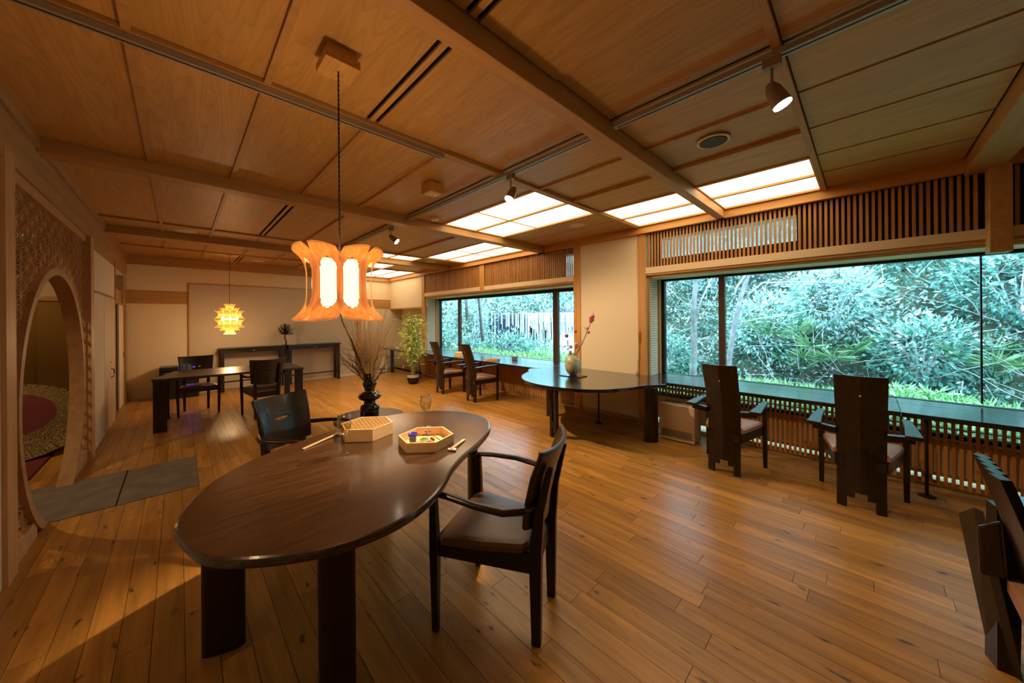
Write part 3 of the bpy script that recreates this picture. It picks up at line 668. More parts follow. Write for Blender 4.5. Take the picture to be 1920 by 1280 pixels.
# long table at the back
lt = thing('long_table', 'long dark rectangular table with two armchairs near the back wall', 'table', (.58, 6.85, 0))
MB().prism(ccw([(-.262, 6.42), (1.43, 6.27), (1.42, 7.20), (-.06, 7.28)]), TZ-.03, TZ, .003).build('tabletop', plain('dark_grey_laminate', (.05, .04, .035), .35, noise=.2, nscale=30), lt)
for (a, b, w, d) in ((-.25, 6.42, .13, .03), (-.16, 7.22, .05, .10), (1.31, 6.30, .11, .04), (1.33, 7.14, .08, .08)):
    MB().box(a, a+w, b, b+d, 0, TZ-.03).build('leg', DARK, lt)
MB().bar((1.36, 6.34, .09), (1.37, 7.16, .09), .03, .05).build('stretcher', DARK, lt)
# consoles
def console(x0, x1, y0, y1, h, label):
    t = thing('console_table', label, 'console table', ((x0+x1)/2, (y0+y1)/2, 0), 'narrow dark console tables along the back wall')
    MB().box(x0-.025, x1+.025, y0-.02, y1+.01, h-.025, h).build('tabletop', DARK, t, bevel=.003)
    MB().box(x0+.02, x1-.02, y0+.02, y1-.02, h-.10, h-.026).build('apron', DARK, t)
    d = MB().box((x0+x1)/2-.16, (x0+x1)/2+.16, y0+.008, y0+.03, h-.092, h-.036).build('drawer', DARK, t, bevel=.002)
    MB().blob(((x0+x1)/2, y0, h-.065), (.018, .012, .012), 10, 6).build('knob', ALU, d, smooth=True)
    for a in (x0, x1-.055):
        for b in (y0, y1-.055): MB().box(a, a+.055, b, b+.055, 0, h-.026).build('leg', DARK, t)
    m = MB()
    for a in (x0+.02, x1-.045): m.box(a, a+.025, y0+.04, y1-.04, .17, .20)
    m.box(x0+.03, x1-.03, (y0+y1)/2-.012, (y0+y1)/2+.012, .172, .198); m.build('stretcher', DARK, t)
console(.60, 1.69, 9.10, 9.40, .89, 'dark console table behind the small pendant lamp')
console(1.78, 2.86, 9.10, 9.40, .89, 'dark console table on the side of the tall branch vase')
# appliance
t = thing('air_cleaner', 'black cabinet-shaped air cleaner with a blue lit display by the back wall', 'air cleaner', (.0, 9.2, 0))
MB().box(-.27, .27, 9.0, 9.38, 0, .52).build('body', BLACKM, t, bevel=.01); MB().box(-.27, .27, 8.98, 9.36, .535, .60).build('top_unit', plain('blackpl', (.02, .02, .022), .3), t, bevel=.006)
BLUE = glow('blue_display', (.05, .10, 1.0), 9)
MB().box(-.02, .22, 8.970, 8.979, .545, .59).build('display_panel', glow('blue_dim', (.01, .015, .35), 1.2), t)
for i, x_ in enumerate((.03, .06, .09, .13, .16, .185)): MB().box(x_, x_+.018, 8.964, 8.970, .558, .576).build('digit', BLUE, t)
# bonsai-like metal tree
t = thing('metal_tree', 'black metal tree sculpture standing on the consoles', 'sculpture', (1.735, 9.2, .89))
m = MB(); m.tube([(1.735, 9.2, .89), (1.75, 9.2, .96), (1.72, 9.2, 1.06), (1.73, 9.2, 1.14)], [.018, .014, .013, .013], 7); m.lathe([(.07, 0), (.07, .008), (.02, .014)], (1.735, 9.2, .89), 12); m.build('stem', BLACKM, t)
m = MB(); rr = random.Random(3)
def twig(p, d, L_, r, dep, fork=3):
    q = p+d*L_; mid = p+d*L_*.5+Vector((rr.uniform(-1, 1), rr.uniform(-1, 1), rr.uniform(-1, 1)))*L_*.08
    m.tube([p, mid, q], [r, r*.85, r*.7], 5)
    if dep:
        for _ in range(fork):
            dd = (d+Vector((rr.uniform(-1, 1), rr.uniform(-.8, .8), rr.uniform(-.9, .95)))*.9).normalized(); twig(q, dd, L_*rr.uniform(.62, .85), r*.72, dep-1, fork)
for a in range(64):
    an = rr.uniform(0, 2*PI); el = rr.uniform(-.15, 1.45); q = Vector((1.73+.165*math.cos(el)*math.cos(an), 9.2+.13*math.cos(el)*math.sin(an), 1.15+.21*math.sin(el))); b_ = Vector((1.73, 9.2, 1.14)); mid = b_+(q-b_)*.5+Vector((rr.uniform(-.03, .03), rr.uniform(-.03, .03), rr.uniform(-.02, .03)))
    m.tube([b_, mid, q, q+Vector((rr.uniform(-.025, .025), 0, .03))], [.008, .006, .0045, .003], 5)
for a in range(0):
    twig(Vector((1.73, 9.2, 1.14)), Vector((math.cos(an)*.8, math.sin(an)*.6, .25+.45*(a % 3))).normalized(), .062, .009, 4)
stuff(m.build('branches', BLACKM, t))

# ------------------------------------------------------------------ stool table with vase and branches
st = thing('side_table', 'low dark round side table behind the kidney-shaped table', 'side table', (1.42, 3.60, 0))
MB().lathe([(.33, .415), (.34, .42), (.34, .445), (.335, .45)], (1.42, 3.60, 0), 40).build('tabletop', DARK, st)
for i in range(3): a = 2*PI*i/3+.4; MB().bar((1.42+.24*math.cos(a), 3.60+.24*math.sin(a), 0), (1.42+.2*math.cos(a), 3.60+.2*math.sin(a), .415), .04, .04).build('leg', DARK, st)
V0 = (1.40, 3.55, .45)
setp(MB().lathe([(.085, 0), (.09, .004), (.092, .11), (.086, .125), (.06, .155), (.052, .17), (.075, .185), (.105, .20), (.112, .218), (.105, .238), (.075, .258), (.05, .27), (.048, .285), (.06, .32), (.068, .345), (.062, .37), (.042, .40), (.04, .425), (.048, .45), (.047, .455), (.036, .45), (.03, .40)], V0, 48).build('bottle_vase', BLACK, smooth=True, o=V0), 'tall glossy black vase of stacked bulges on the low round table', 'vase')
br = thing('dried_branches', 'bundle of curly dried branches and pale twigs in the glossy black vase', 'dried branches', (1.40, 3.55, .72))
rr = random.Random(11)
def wander(base, d, L_, r, wig, n=9):
    p = Vector(base); pts = [p.copy()]; dd = Vector(d).normalized()
    for i in range(n):
        dd = (dd+Vector((rr.uniform(-1, 1), rr.uniform(-1, 1), rr.uniform(-.4, .7)))*wig).normalized(); p = p+dd*L_/n; pts.append(p.copy())
    return pts, [r*(1-.8*i/n) for i in range(n+1)]
B0 = Vector((1.40, 3.55, .80))
PALE = plain('pale_straw', (.98, .80, .52), .7); BARK = plain('twig_bark', (.30, .20, .13), .75, noise=.4, nscale=60)
m = MB()
for i in range(150):
    a = rr.uniform(0, 2*PI); sp = rr.uniform(.04, .36); o = Vector((math.cos(a)*.02, math.sin(a)*.02, 0))
    pts, rd = wander(B0+o, (R0.x*math.cos(a)*sp-.0, R0.y*math.cos(a)*sp+math.sin(a)*.1, 1), rr.uniform(.5, .85), .0046, .17, 8); m.tube(pts, rd, 4)
stuff(m.build('pale_twigs', PALE, br))
m = MB()
for i in range(22):
    side = rr.choice((-1, -1, 1)); sp = rr.uniform(.25, .75)
    pts, rd = wander(B0+Vector((0, 0, -.05)), (R0.x*side*sp, R0.y*side*sp+rr.uniform(-.15, .15), 1), rr.uniform(.35, .6), .0075, .24, 10); m.tube(pts, rd, 5)
    for k_ in (4, 6, 8):
        p2, r2 = wander(pts[k_], (R0.x*side+rr.uniform(-.6, .6), R0.y*side+rr.uniform(-.6, .6), rr.uniform(.2, 1.2)), rr.uniform(.08, .2), .003, .3, 5); m.tube(p2, r2, 4)
pts = [B0+Vector((0, 0, -.05)), B0-R0*.05+Vector((0, 0, .10)), B0-R0*.13+Vector((0, 0, .3)), B0-R0*.20+Vector((0, 0, .48)), B0-R0*.27+Vector((0, 0, .62)), B0-R0*.30+Vector((0, 0, .74))]
m.tube(pts, [.011, .011, .010, .009, .007, .004], 6)
stuff(m.build('curly_twigs', BARK, br))

# ------------------------------------------------------------------ bamboo
bp = thing('potted_bamboo', 'leafy green bamboo in a black and grey pot by the counter', 'potted plant', (3.80, 7.15, 0))
MB().lathe([(.07, 0), (.10, .02), (.128, .08), (.132, .14), (.132, .20), (.12, .20), (.118, .18)], (3.80, 7.15, 0), 32).build('pot', BLACKM, bp, smooth=True)
MB().lathe([(.134, .15), (.135, .205), (.128, .207), (.126, .20)], (3.80, 7.15, 0), 32, False).build('pot_rim', plain('pot_rim_grey', (.45, .36, .27), .6), bp)
MB().lathe([(.122, .17), (.122, .185)], (3.80, 7.15, 0), 24).build('soil', BARK, bp)
def leaves(name, mat, P, D, Lg, Wd, parent=None, tint=None, N=None):
    """P points, D directions (unit), lengths, widths -> folded leaf quads as one mesh"""
    n = len(P); D = D/np.linalg.norm(D, axis=1, keepdims=True)
    Rn = np.random.normal(size=(n, 3)); S = np.cross(D, Rn); S /= np.linalg.norm(S, axis=1, keepdims=True)+1e-9
    Nn = np.cross(S, D)
    mid = P+D*Lg[:, None]*.45-Nn*Lg[:, None]*.06; tip = P+D*Lg[:, None]-Nn*Lg[:, None]*.18
    V = np.stack([P, mid+S*Wd[:, None]/2, tip, mid-S*Wd[:, None]/2, mid+Nn*Wd[:, None]*.12], 1).reshape(-1, 3)
    b = np.arange(n)*5; Fc = np.concatenate([np.stack([b, b+1, b+4], 1), np.stack([b+1, b+2, b+4], 1), np.stack([b+2, b+3, b+4], 1), np.stack([b+3, b, b+4], 1)])
    o = np.array(world_of(parent)) if parent is not None else np.array([P[:, 0].mean(), P[:, 1].mean(), P[:, 2].min()])
    me = bpy.data.meshes.new(name); me.vertices.add(len(V)); me.vertices.foreach_set('co', (V-o).astype(np.float32).ravel())
    me.loops.add(len(Fc)*3); me.loops.foreach_set('vertex_index', Fc.astype(np.int32).ravel()); me.polygons.add(len(Fc))
    me.polygons.foreach_set('loop_start', np.arange(0, len(Fc)*3, 3, dtype=np.int32)); me.update(calc_edges=True)
    at = me.attributes.new('tint', 'FLOAT', 'POINT'); tv = np.random.rand(n) if tint is None else tint
    at.data.foreach_set('value', np.repeat(tv, 5).astype(np.float32)); me.materials.append(mat)
    ob = bpy.data.objects.new(name, me); COL.objects.link(ob)
    if parent is not None: ob.parent = parent
    else: ob.location = o
    WO[ob.name] = Vector(o); return ob
BAML = leafmat('bamboo_leaf', (.22, .32, .04), (.42, .52, .10), (.75, .78, .28))
rr = random.Random(5); P = []; D = []; m = MB()
for i in range(15):
    a = rr.uniform(0, 2*PI); r0 = rr.uniform(0, .06); x0, y0 = 3.80+r0*math.cos(a), 7.15+r0*math.sin(a)
    pts, rd = wander((x0, y0, .18), (math.cos(a)*.12, math.sin(a)*.12, 1), rr.uniform(.9, 1.38), .006, .045, 10); m.tube(pts, rd, 5)
    for j in range(2, 11):
        for q in range(5 if j > 3 else 1):
            b = rr.uniform(0, 2*PI); ln = rr.uniform(.06, .27); s = Vector(pts[j]); e = s+Vector((math.cos(b)*ln, math.sin(b)*ln, rr.uniform(.0, .1)))
            m.tube([s, e], .0015, 3)
            for z in range(4):
                tt = rr.random(); P.append(s+(e-s)*tt); D.append((math.cos(b)+rr.uniform(-.7, .7), math.sin(b)+rr.uniform(-.7, .7), rr.uniform(-.9, .3)))
stuff(m.build('canes', plain('bamboo_cane', (.28, .26, .06), .5), bp))
P = np.array([tuple(p) for p in P]); D = np.array(D); n = len(P)
stuff(leaves('leaves', BAML, P, D, np.random.uniform(.06, .125, n), np.random.uniform(.012, .020, n), bp))

# ------------------------------------------------------------------ flower vase on the round counter end
VC = (3.87, 2.80)
setp(MB().box(VC[0]-.10, VC[0]+.10, VC[1]-.16, VC[1]+.16, CZ1+.001, CZ1+.010).build('vase_mat', DARK), 'thin dark wooden mat under the celadon flower vase', 'mat')
CEL = plain('celadon_glaze', (.42, .39, .26), .3, noise=.3, nscale=22, coat=.4)
setp(MB().lathe([(.03, 0), (.05, .004), (.065, .02), (.098, .06), (.11, .10), (.112, .15), (.105, .20), (.088, .245), (.066, .268), (.062, .28), (.058, .278), (.05, .25)], (*VC, CZ1+.011), 40).build('flower_vase', CEL, smooth=True, o=(*VC, CZ1+.011)), 'rounded celadon vase with flowers on the round counter end', 'vase')
fl = thing('flower_arrangement', 'pink blossoms and bare stems arranged in the celadon vase', 'flowers', (*VC, CZ1+.2))
PINK = plain('pink_blossom', (.75, .12, .22), .6); PEACH = plain('peach_flower', (.85, .42, .34), .6); PURP = plain('purple_leaf', (.10, .04, .10), .6)
base = Vector((*VC, CZ1+.25))
def rp(r, z, d=0): return base+R0*r+Vector((0, 0, z))+F0*d
m = MB(); m.tube([rp(0, 0), rp(.05, .05), rp(.13, .20), rp(.19, .34), rp(.26, .50), rp(.285, .60), rp(.28, .64)], [.008, .008, .007, .006, .005, .004, .002], 6)
m.tube([rp(.13, .20), rp(.10, .28)], .002, 4); m.tube([rp(.19, .34), rp(.16, .42), rp(.14, .43)], .002, 4); m.tube([rp(.19, .34), rp(.24, .36)], .002, 4)
m.tube([rp(-.02, 0), rp(-.06, .12), rp(-.075, .22), rp(-.09, .36), rp(-.08, .42)], [.004, .004, .003, .003, .001], 5); m.tube([rp(.02, 0), rp(.03, .1), rp(.045, .16)], .003, 5); m.tube([rp(0, 0), rp(-.02, .1), rp(-.03, .14)], .003, 5)
m.build('stem', BARK, fl)
def flower(c, r, mat, n=6, name='blossom'):
    m = MB(); rr2 = random.Random(int(c.x*1000))
    for k_ in range(n):
        a = 2*PI*k_/n; m.blob((c.x+R0.x*math.cos(a)*r*.5, c.y+R0.y*math.cos(a)*r*.5, c.z+math.sin(a)*r*.5), (r*.5, r*.5, r*.5), 6, 4, .1)
    m.blob(c, (r*.5, r*.5, r*.5), 6, 4); m.build(name, mat, fl, smooth=True)
for r, z, s in ((.255, .535, .026), (.275, .56, .022), (.25, .50, .022), (.27, .515, .02), (.20, .40, .014), (.215, .345, .016), (-.085, .30, .022), (.035, .36, .018)): flower(rp(r, z), s*1.35, PINK)
flower(rp(.05, .17), .042, PEACH, 8); flower(rp(-.03, .15), .03, PEACH, 7); flower(rp(-.035, .08), .022, plain('orange_blossom', (.8, .3, .12), .6))
for z in (.12, .17, .20, .225): flower(rp(-.065-.02*z, z), .013, PURP, 4, 'bud')
P = np.array([tuple(rp(random.uniform(-.05, .05), random.uniform(-.01, .05))) for _ in range(60)]); D = np.random.normal(size=(60, 3)); D[:, 2] = abs(D[:, 2])
stuff(leaves('leaves', BAML, P, D, np.random.uniform(.03, .06, 60), np.full(60, .018), fl))

# ------------------------------------------------------------------ things on the kidney table
def hexpoly(cx, cy, r, a0): return [(cx+r*math.cos(a0+i*PI/3), cy+r*math.sin(a0+i*PI/3)) for i in range(6)]
def hexbox(cx, cy, r, h, a0, z, label, group=None, floorz=.006, name='hexagonal_box'):
    t = thing(name, label, 'box', (cx, cy, z), group); o, i = hexpoly(cx, cy, r, a0), hexpoly(cx, cy, r-.010, a0)
    for k_ in range(6):
        a, b, c, d = o[k_], o[(k_+1) % 6], i[(k_+1) % 6], i[k_]
        MB().loft([[(p[0], p[1], z+.0005) for p in (a, b, c, d)], [(p[0], p[1], z+h) for p in (a, b, c, d)]]).build('side_board', LIGHTW, t)
    MB().prism(i, z+.001, z+floorz).build('base', LIGHTW, t)
    return t
A0 = math.atan2(1.706-1.819, 1.084-.95)-PI/3*0
BX2 = (1.092*K_+.004, 1.905*K_); BX1 = (.905*K_, 2.345*K_)
t = hexbox(*BX2, .165, .055, A0+PI/3, TZ+.001, 'open hexagonal pale wood tray holding small dishes of food')
t = hexbox(*BX1, .165, .075, A0+PI/3, TZ+.001, 'hexagonal pale wood box closed with a woven lattice lid')
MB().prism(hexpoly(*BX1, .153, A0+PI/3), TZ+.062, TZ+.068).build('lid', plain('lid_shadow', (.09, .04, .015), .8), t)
m = MB()
for d_ in range(3):
    a = A0+d_*PI/3+PI/6
    for i in range(-6, 7):
        o = i*.0225; half = (.152-abs(o)*.577) if True else 0; half = min(half, .152)
        lim = max(0, (.152*math.cos(PI/6)-abs(o))); 
        if lim <= 0: continue
        half = .152-abs(o)/math.tan(PI/3)
        c, s = math.cos(A0+PI/3+d_*PI/3), math.sin(A0+PI/3+d_*PI/3)
        nx, ny = -s, c
        p = (BX1[0]+nx*o-c*half, BX1[1]+ny*o-s*half, TZ+.071+d_*.0015); q = (BX1[0]+nx*o+c*half, BX1[1]+ny*o+s*half, TZ+.071+d_*.0015)
        m.bar(p, q, .0075, .003)
stuff(m.build('lattice_lid', plain('lid_straw', (.50, .31, .12), .6), t))
# food in the tray
bx, by = BX2; FZ = TZ+.008
def food(name, mb, mat, label, cat='food', smooth=True): return setp(mb.build(name, mat, smooth=smooth), label, cat, 'small bites in the hexagonal tray')
def fp(r, d): return (bx+R0.x*r+F0.x*d, by+R0.y*r+F0.y*d)
cx, cy = fp(-.075, -.02)
cup = thing('sake_cup', 'small cut glass cup shading from blue to green in the hexagonal tray', 'cup', (cx, cy, FZ))
MB().lathe([(.016, 0), (.018, .002), (.023, .034)], (cx, cy, FZ), 20, True).build('foot', plain('cup_green', (.10, .12, .07), .1, coat=1), cup, smooth=True)
MB().lathe([(.023, .034), (.028, .062), (.026, .062), (.020, .036)], (cx, cy, FZ), 20, True).build('rim', plain('cup_blue', (.04, .05, .45), .1, coat=1), cup, smooth=True)
cx, cy = fp(-.01, .0); 
dsh = thing('small_dish', 'tiny round dish of green sauce in the hexagonal tray', 'dish', (cx, cy, FZ)); MB().lathe([(.014, 0), (.024, .003), (.034, .018), (.030, .018)], (cx, cy, FZ), 24).build('bowl', plain('dish_white', (.75, .78, .6), .3), dsh, smooth=True); MB().lathe([(.029, .018), (.014, .021)], (cx, cy, FZ), 20).build('sauce', plain('green_sauce', (.10, .22, .05), .4), dsh)
PRA = plain('cooked_prawn', (.75, .24, .09), .4, noise=.5, nscale=150)
for i, (r, d) in enumerate(((-.035, -.055), (0.0, -.05), (.035, -.03))):
    x_, y_ = fp(r, d); m = MB(); m.tube([(x_-R0.x*.02, y_-R0.y*.02, FZ+.009), (x_, y_, FZ+.014), (x_+R0.x*.018, y_+R0.y*.018, FZ+.008)], [.010, .0145, .009], 8)
    food('prawn', m, PRA, ['orange prawn nearest the blue cup in the tray', 'orange prawn in front of the green dish', 'orange prawn beside the yellow bite'][i])
x_, y_ = fp(.068, -.045); food('yellow_bite', MB().blob((x_, y_, FZ+.010), (.018, .016, .014), 8, 6), plain('yellow_food', (.62, .50, .04), .5), 'yellow-green bite at the near corner of the tray')
x_, y_ = fp(.045, -.055); food('white_bite', MB().cbox((x_, y_, FZ+.008), (.028, .022, .018), .3), plain('white_food', (.8, .68, .42), .5), 'pale cube of food next to the yellow bite', smooth=False)
x_, y_ = fp(.0, .05)
m = MB(); m.tube([(x_, y_, FZ+.002), (x_-R0.x*.01, y_-R0.y*.01, FZ+.035), (x_-R0.x*.02, y_-R0.y*.02, FZ+.05)], .0015, 5)
for i in range(9): m.blob((x_-R0.x*.012*i*.4+random.uniform(-.008, .012), y_+random.uniform(-.01, .01), FZ+.02+random.uniform(0, .035)), (.008, .008, .006), 6, 4, .2)
food('flower_sprig', m, plain('mauve_petals', (.28, .10, .16), .6), 'mauve flower sprig garnishing the back of the tray', 'garnish')
a, b = fp(.03, .055), fp(.09, .01); food('dark_twig', MB().tube([(*a, FZ+.02), (*b, FZ+.006)], [.002, .003], 5), plain('twig_brown', (.06, .03, .02), .6), 'thin dark twig leaning inside the tray', 'garnish')
x_, y_ = fp(.03, .02); food('brown_bite', MB().blob((x_, y_, FZ+.010), (.016, .018, .014), 8, 5, .15), plain('brown_food', (.12, .04, .02), .5), 'dark brown bite beside the green dish')
# glasses
WINE = clearglass('pale_sparkling_wine', (.97, .83, .42), k=.5, p=3, base=.05)
def glass(x_, y_, label):
    t = thing('wine_glass', label, 'glass', (x_, y_, TZ+.001), 'stemmed glasses on the kidney-shaped table')
    MB().lathe([(.001, .0), (.034, .0), (.035, .0015), (.012, .005), (.004, .012), (.0035, .085), (.006, .10), (.022, .118), (.035, .145), (.039, .165), (.036, .195), (.033, .222), (.0315, .222), (.0345, .195), (.0372, .165), (.033, .146), (.02, .121), (.001, .106)], (x_, y_, TZ+.001), 32, False).build('bowl', CRYSTAL, t, smooth=True)
    MB().lathe([(.001, .108), (.019, .122), (.032, .147), (.036, .160), (.001, .160)], (x_, y_, TZ+.001), 32, False).build('wine', WINE, t, smooth=True)
    return t
glass(.68*K_, 2.10*K_, 'stemmed glass of pale wine in front of the closed hexagonal box')
glass(1.255*K_+.01, 2.18*K_+.02, 'stemmed glass of pale wine behind the open hexagonal tray')
CHOP = plain('chopstick_wood', (.70, .52, .30), .5); RESTM = plain('chopstick_rest_white', (.75, .74, .70), .25)
def chops(a, b, ra, lab, lab2):
    t = thing('chopsticks', lab, 'chopsticks', (a[0], a[1], TZ), 'paired chopsticks on the kidney-shaped table'); d = Vector((b[0]-a[0], b[1]-a[1])).normalized(); n_ = Vector((-d.y, d.x))*.0045
    for s in (-1, 1): MB().loft([[(a[0]+s*n_.x-n_.x*.8, a[1]+s*n_.y-n_.y*.8, z) for z in (TZ+.002, TZ+.007)]+[(a[0]+s*n_.x+n_.x*.8, a[1]+s*n_.y+n_.y*.8, z) for z in (TZ+.007, TZ+.002)], [(b[0]+s*n_.x-n_.x*.5, b[1]+s*n_.y-n_.y*.5, z) for z in (TZ+.013, TZ+.017)]+[(b[0]+s*n_.x+n_.x*.5, b[1]+s*n_.y+n_.y*.5, z) for z in (TZ+.017, TZ+.013)]]).build('chopstick', CHOP, t)
    q = Vector((b[0], b[1]))-d*.012; o = setp(MB().cbox((q.x, q.y, TZ+.0065), (.026, .048, .010), math.atan2(d.y, d.x)+.1).build('chopstick_rest', RESTM, bevel=.004), lab2, 'chopstick rest', 'small white chopstick rests')
chops((.525*K_, 2.339*K_), (.775*K_, 2.47*K_), 0, 'pale chopsticks beside the closed box with the woven lid', 'white chopstick rest touching the closed hexagonal box')
chops((1.30*K_, 1.785*K_), (1.135*K_, 1.69*K_), 0, 'pale chopsticks at the curved table edge beside the open tray', 'white chopstick rest at the curved table edge')
# things on the far counter
hexbox(4.33, 6.08, .12, .085, .3, CZ1+.001, 'closed hexagonal wood box on the far counter between the two chairs', floorz=.08)
hexbox(4.24, 4.92, .13, .045, .1, CZ1+.001, 'open hexagonal wood tray on the far counter before the window')
t = thing('sake_bowl', 'small dark stemmed cup beside the wooden tray on the far counter', 'cup', (4.18, 4.66, CZ1)); MB().lathe([(.02, .001), (.006, .008), (.006, .03), (.03, .05), (.027, .05)], (4.18, 4.66, CZ1), 16).build('bowl', BLACKM, t)
t = thing('card_holder', 'small lilac grey pouch with a wire handle standing on the far counter', 'holder', (4.6, 4.68, CZ1)); MB().box(4.57, 4.63, 4.63, 4.73, CZ1+.001, CZ1+.075).build('body', plain('lilac_grey', (.30, .22, .26), .6), t, bevel=.004)
MB().tube([(4.6, 4.64, CZ1+.07), (4.6, 4.65, CZ1+.11), (4.6, 4.68, CZ1+.125), (4.6, 4.71, CZ1+.11), (4.6, 4.72, CZ1+.07)], .002, 5).build('handle', ALU, t)
t = thing('chopsticks', 'pale chopsticks on the far counter beside the closed wood box', 'chopsticks', (4.2, 6.0, CZ1))
for s in (0, .01): MB().bar((4.19+s, 5.95, CZ1+.006), (4.2+s, 6.17, CZ1+.006), .005, .005).build('chopstick', CHOP, t)
t = thing('chopsticks', 'pale chopsticks on the far counter beside the open wood tray', 'chopsticks', (4.12, 4.95, CZ1))
for s in (0, .01): MB().bar((4.12+s, 4.86, CZ1+.006), (4.13+s, 5.12, CZ1+.006), .005, .005).build('chopstick', CHOP, t)

# ------------------------------------------------------------------ pendants
VEN = None
def veneer(name, c, em):
    m, t, N, L, b = nt(name); b.inputs['Base Color'].default_value = (*c, 1); b.inputs['Roughness'].default_value = .5
    g = N.new('ShaderNodeTexCoord'); mp = N.new('ShaderNodeMapping'); mp.inputs['Scale'].default_value = (60, 60, 6); L.new(g.outputs['Object'], mp.inputs[0])
    n = N.new('ShaderNodeTexNoise'); n.inputs['Scale'].default_value = 1; L.new(mp.outputs[0], n.inputs[0])
    r = N.new('ShaderNodeValToRGB'); r.color_ramp.elements[0].position = .3; r.color_ramp.elements[1].position = .7
    r.color_ramp.elements[0].color = (c[0]*.8, c[1]*.65, c[2]*.5, 1); r.color_ramp.elements[1].color = (*c, 1); L.new(n.outputs[0], r.inputs[0]); L.new(r.outputs[0], b.inputs['Base Color'])
    tr = N.new('ShaderNodeBsdfTranslucent'); L.new(r.outputs[0], tr.inputs[0]); mx = N.new('ShaderNodeMixShader'); mx.inputs[0].default_value = .5
    b.inputs['Emission Strength'].default_value = em; L.new(r.outputs[0], b.inputs['Emission Color'])
    L.new(b.outputs[0], mx.inputs[1]); L.new(tr.outputs[0], mx.inputs[2]); L.new(mx.outputs[0], N['Material Output'].inputs[0]); return m
VEN = veneer('glowing_veneer', (.97, .56, .17), .5); SHADE = glow('glowing_shade', (1.0, .84, .55), 1.55); SHADE2 = glow('glowing_shade_small', (1.0, .84, .5), 3.2)
PX, PY = .545, 1.725; ZT, ZB = 1.785, 1.445; ZM = (ZT+ZB)/2; HH = (ZT-ZB)/2
pd = thing('pendant_lamp', 'large pendant lamp of flared bent-veneer petals over the kidney-shaped table', 'pendant lamp', (PX, PY, 2.62))
MB().box(PX-.075, PX+.075, PY-.075, PY+.075, 2.62, 2.66).build('canopy_plate', CEDAR, pd, bevel=.002); MB().box(PX-.06, PX+.06, PY-.06, PY+.06, 2.66, HC).build('canopy_box', CEDAR, pd)
m = MB(); tw = [[], []]
for i in range(140):
    z = ZT-.06+(2.62-ZT+.06)*i/139; a = i*.9
    for s in (0, 1): tw[s].append((PX+.0022*math.cos(a+s*PI), PY+.0022*math.sin(a+s*PI), z))
for s in (0, 1): m.tube(tw[s], .0022, 4)
m.build('twisted_cord', BLACKM, pd)
MB().lathe([(.100, -.112), (.112, -.09), (.116, 0), (.112, .09), (.100, .112)], (PX, PY, ZM), 32, False).build('inner_shade', SHADE, pd, smooth=True)
def petal(cx, cy, zm, hh, ang, r0, flare, halfw, hole=True, bow=.02, skew=0, pw=2.2):
    nu, nv = (26, 44) if hole else (12, 16); vs = []; fs = []
    er = Vector((math.cos(ang), math.sin(ang), 0)); et = Vector((-math.sin(ang), math.cos(ang), 0))
    for j in range(nv+1):
        v = -1+2*j/nv; r = r0+flare*(abs(v)**pw); hw = halfw*(1.0-.10*abs(v)**4)
        for i in range(nu+1):
            u = -1+2*i/nu; rr_ = r-bow*u*u+.0
            zz = zm+hh*v*(1-.13*(u*skew+1)**2*.25*(1 if v > 0 else .6)); p = Vector((cx, cy, 0))+er*rr_+et*(u*hw); vs.append((p.x, p.y, zz))
    for j in range(nv):
        for i in range(nu):
            u = -1+2*(i+.5)/nu; v = -1+2*(j+.5)/nv
            if hole and abs(v) < .66 and abs(u-skew*.12) < .66*math.sqrt(max(0, 1-(v/.66)**2))**.7 and (u*skew) > -.5: continue
            a = j*(nu+1)+i; fs.append((a, a+1, a+nu+2, a+nu+1))
    return MB().add(vs, fs)
for k_ in range(8):
    an = math.radians(90-17.5-180+22.5)+k_*PI/4
    o = petal(PX, PY, ZM, HH, an, .132, .062, .064, True, .012, 1 if k_ % 2 else -1, 3.6).build('veneer_petal', VEN, pd, smooth=True)
    s = o.modifiers.new('thickness', 'SOLIDIFY'); s.thickness = .0018
lamp('POINT', (PX, PY, ZM+.115), 9, (1.0, .66, .33), .04); lamp('POINT', (PX, PY, ZM-.118), 3, (1.0, .66, .33), .04)
lamp('SPOT', (PX, PY, ZB+.01), 3, (1.0, .66, .33), .06, aim=(PX, PY, 0), cone=125, blend=.6)
QX, QY, QZ = .69, 8.40, 1.485
sp = thing('pendant_lamp', 'small tiered pendant lamp of glowing veneer pieces over the back of the room', 'pendant lamp', (QX, QY, HC))
MB().tube([(QX, QY, HC), (QX, QY, QZ+.28)], .0035, 6).build('cord', BLACKM, sp); MB().lathe([(.04, -.02), (.045, 0)], (QX, QY, HC), 16).build('ceiling_rose', CEDAR, sp)
VEN2 = veneer('glowing_veneer_yellow', (1.0, .55, .12), 1.1)
MB().lathe([(.07, -.15), (.11, -.06), (.11, .06), (.07, .15)], (QX, QY, QZ), 20, False).build('inner_shade', SHADE2, sp, smooth=True)
for (zc, hh, r0, fl_, n_, hw) in ((.22, .065, .065, .03, 8, .026), (.15, .06, .125, .03, 10, .038), (.085, .075, .175, .055, 12, .042), (-.085, .075, .175, .055, 12, .042), (-.15, .06, .125, .03, 10, .038), (-.22, .065, .065, .03, 8, .026)):
    for i in range(n_):
        petal(QX, QY, QZ+zc, hh, 2*PI*i/n_+.2, r0, fl_, hw, False, .01).build('veneer_petal', VEN2, sp, smooth=True)
for i in range(10): petal(QX, QY, QZ, .10, 2*PI*i/10, .125, .05, .034, False, .012).build('veneer_petal', SHADE2, sp, smooth=True)
lamp('POINT', (QX, QY, QZ-.35), 20, (1.0, .66, .32), .06)
lamp('POINT', (QX, QY, QZ), 6, (1.0, .66, .32), .05)

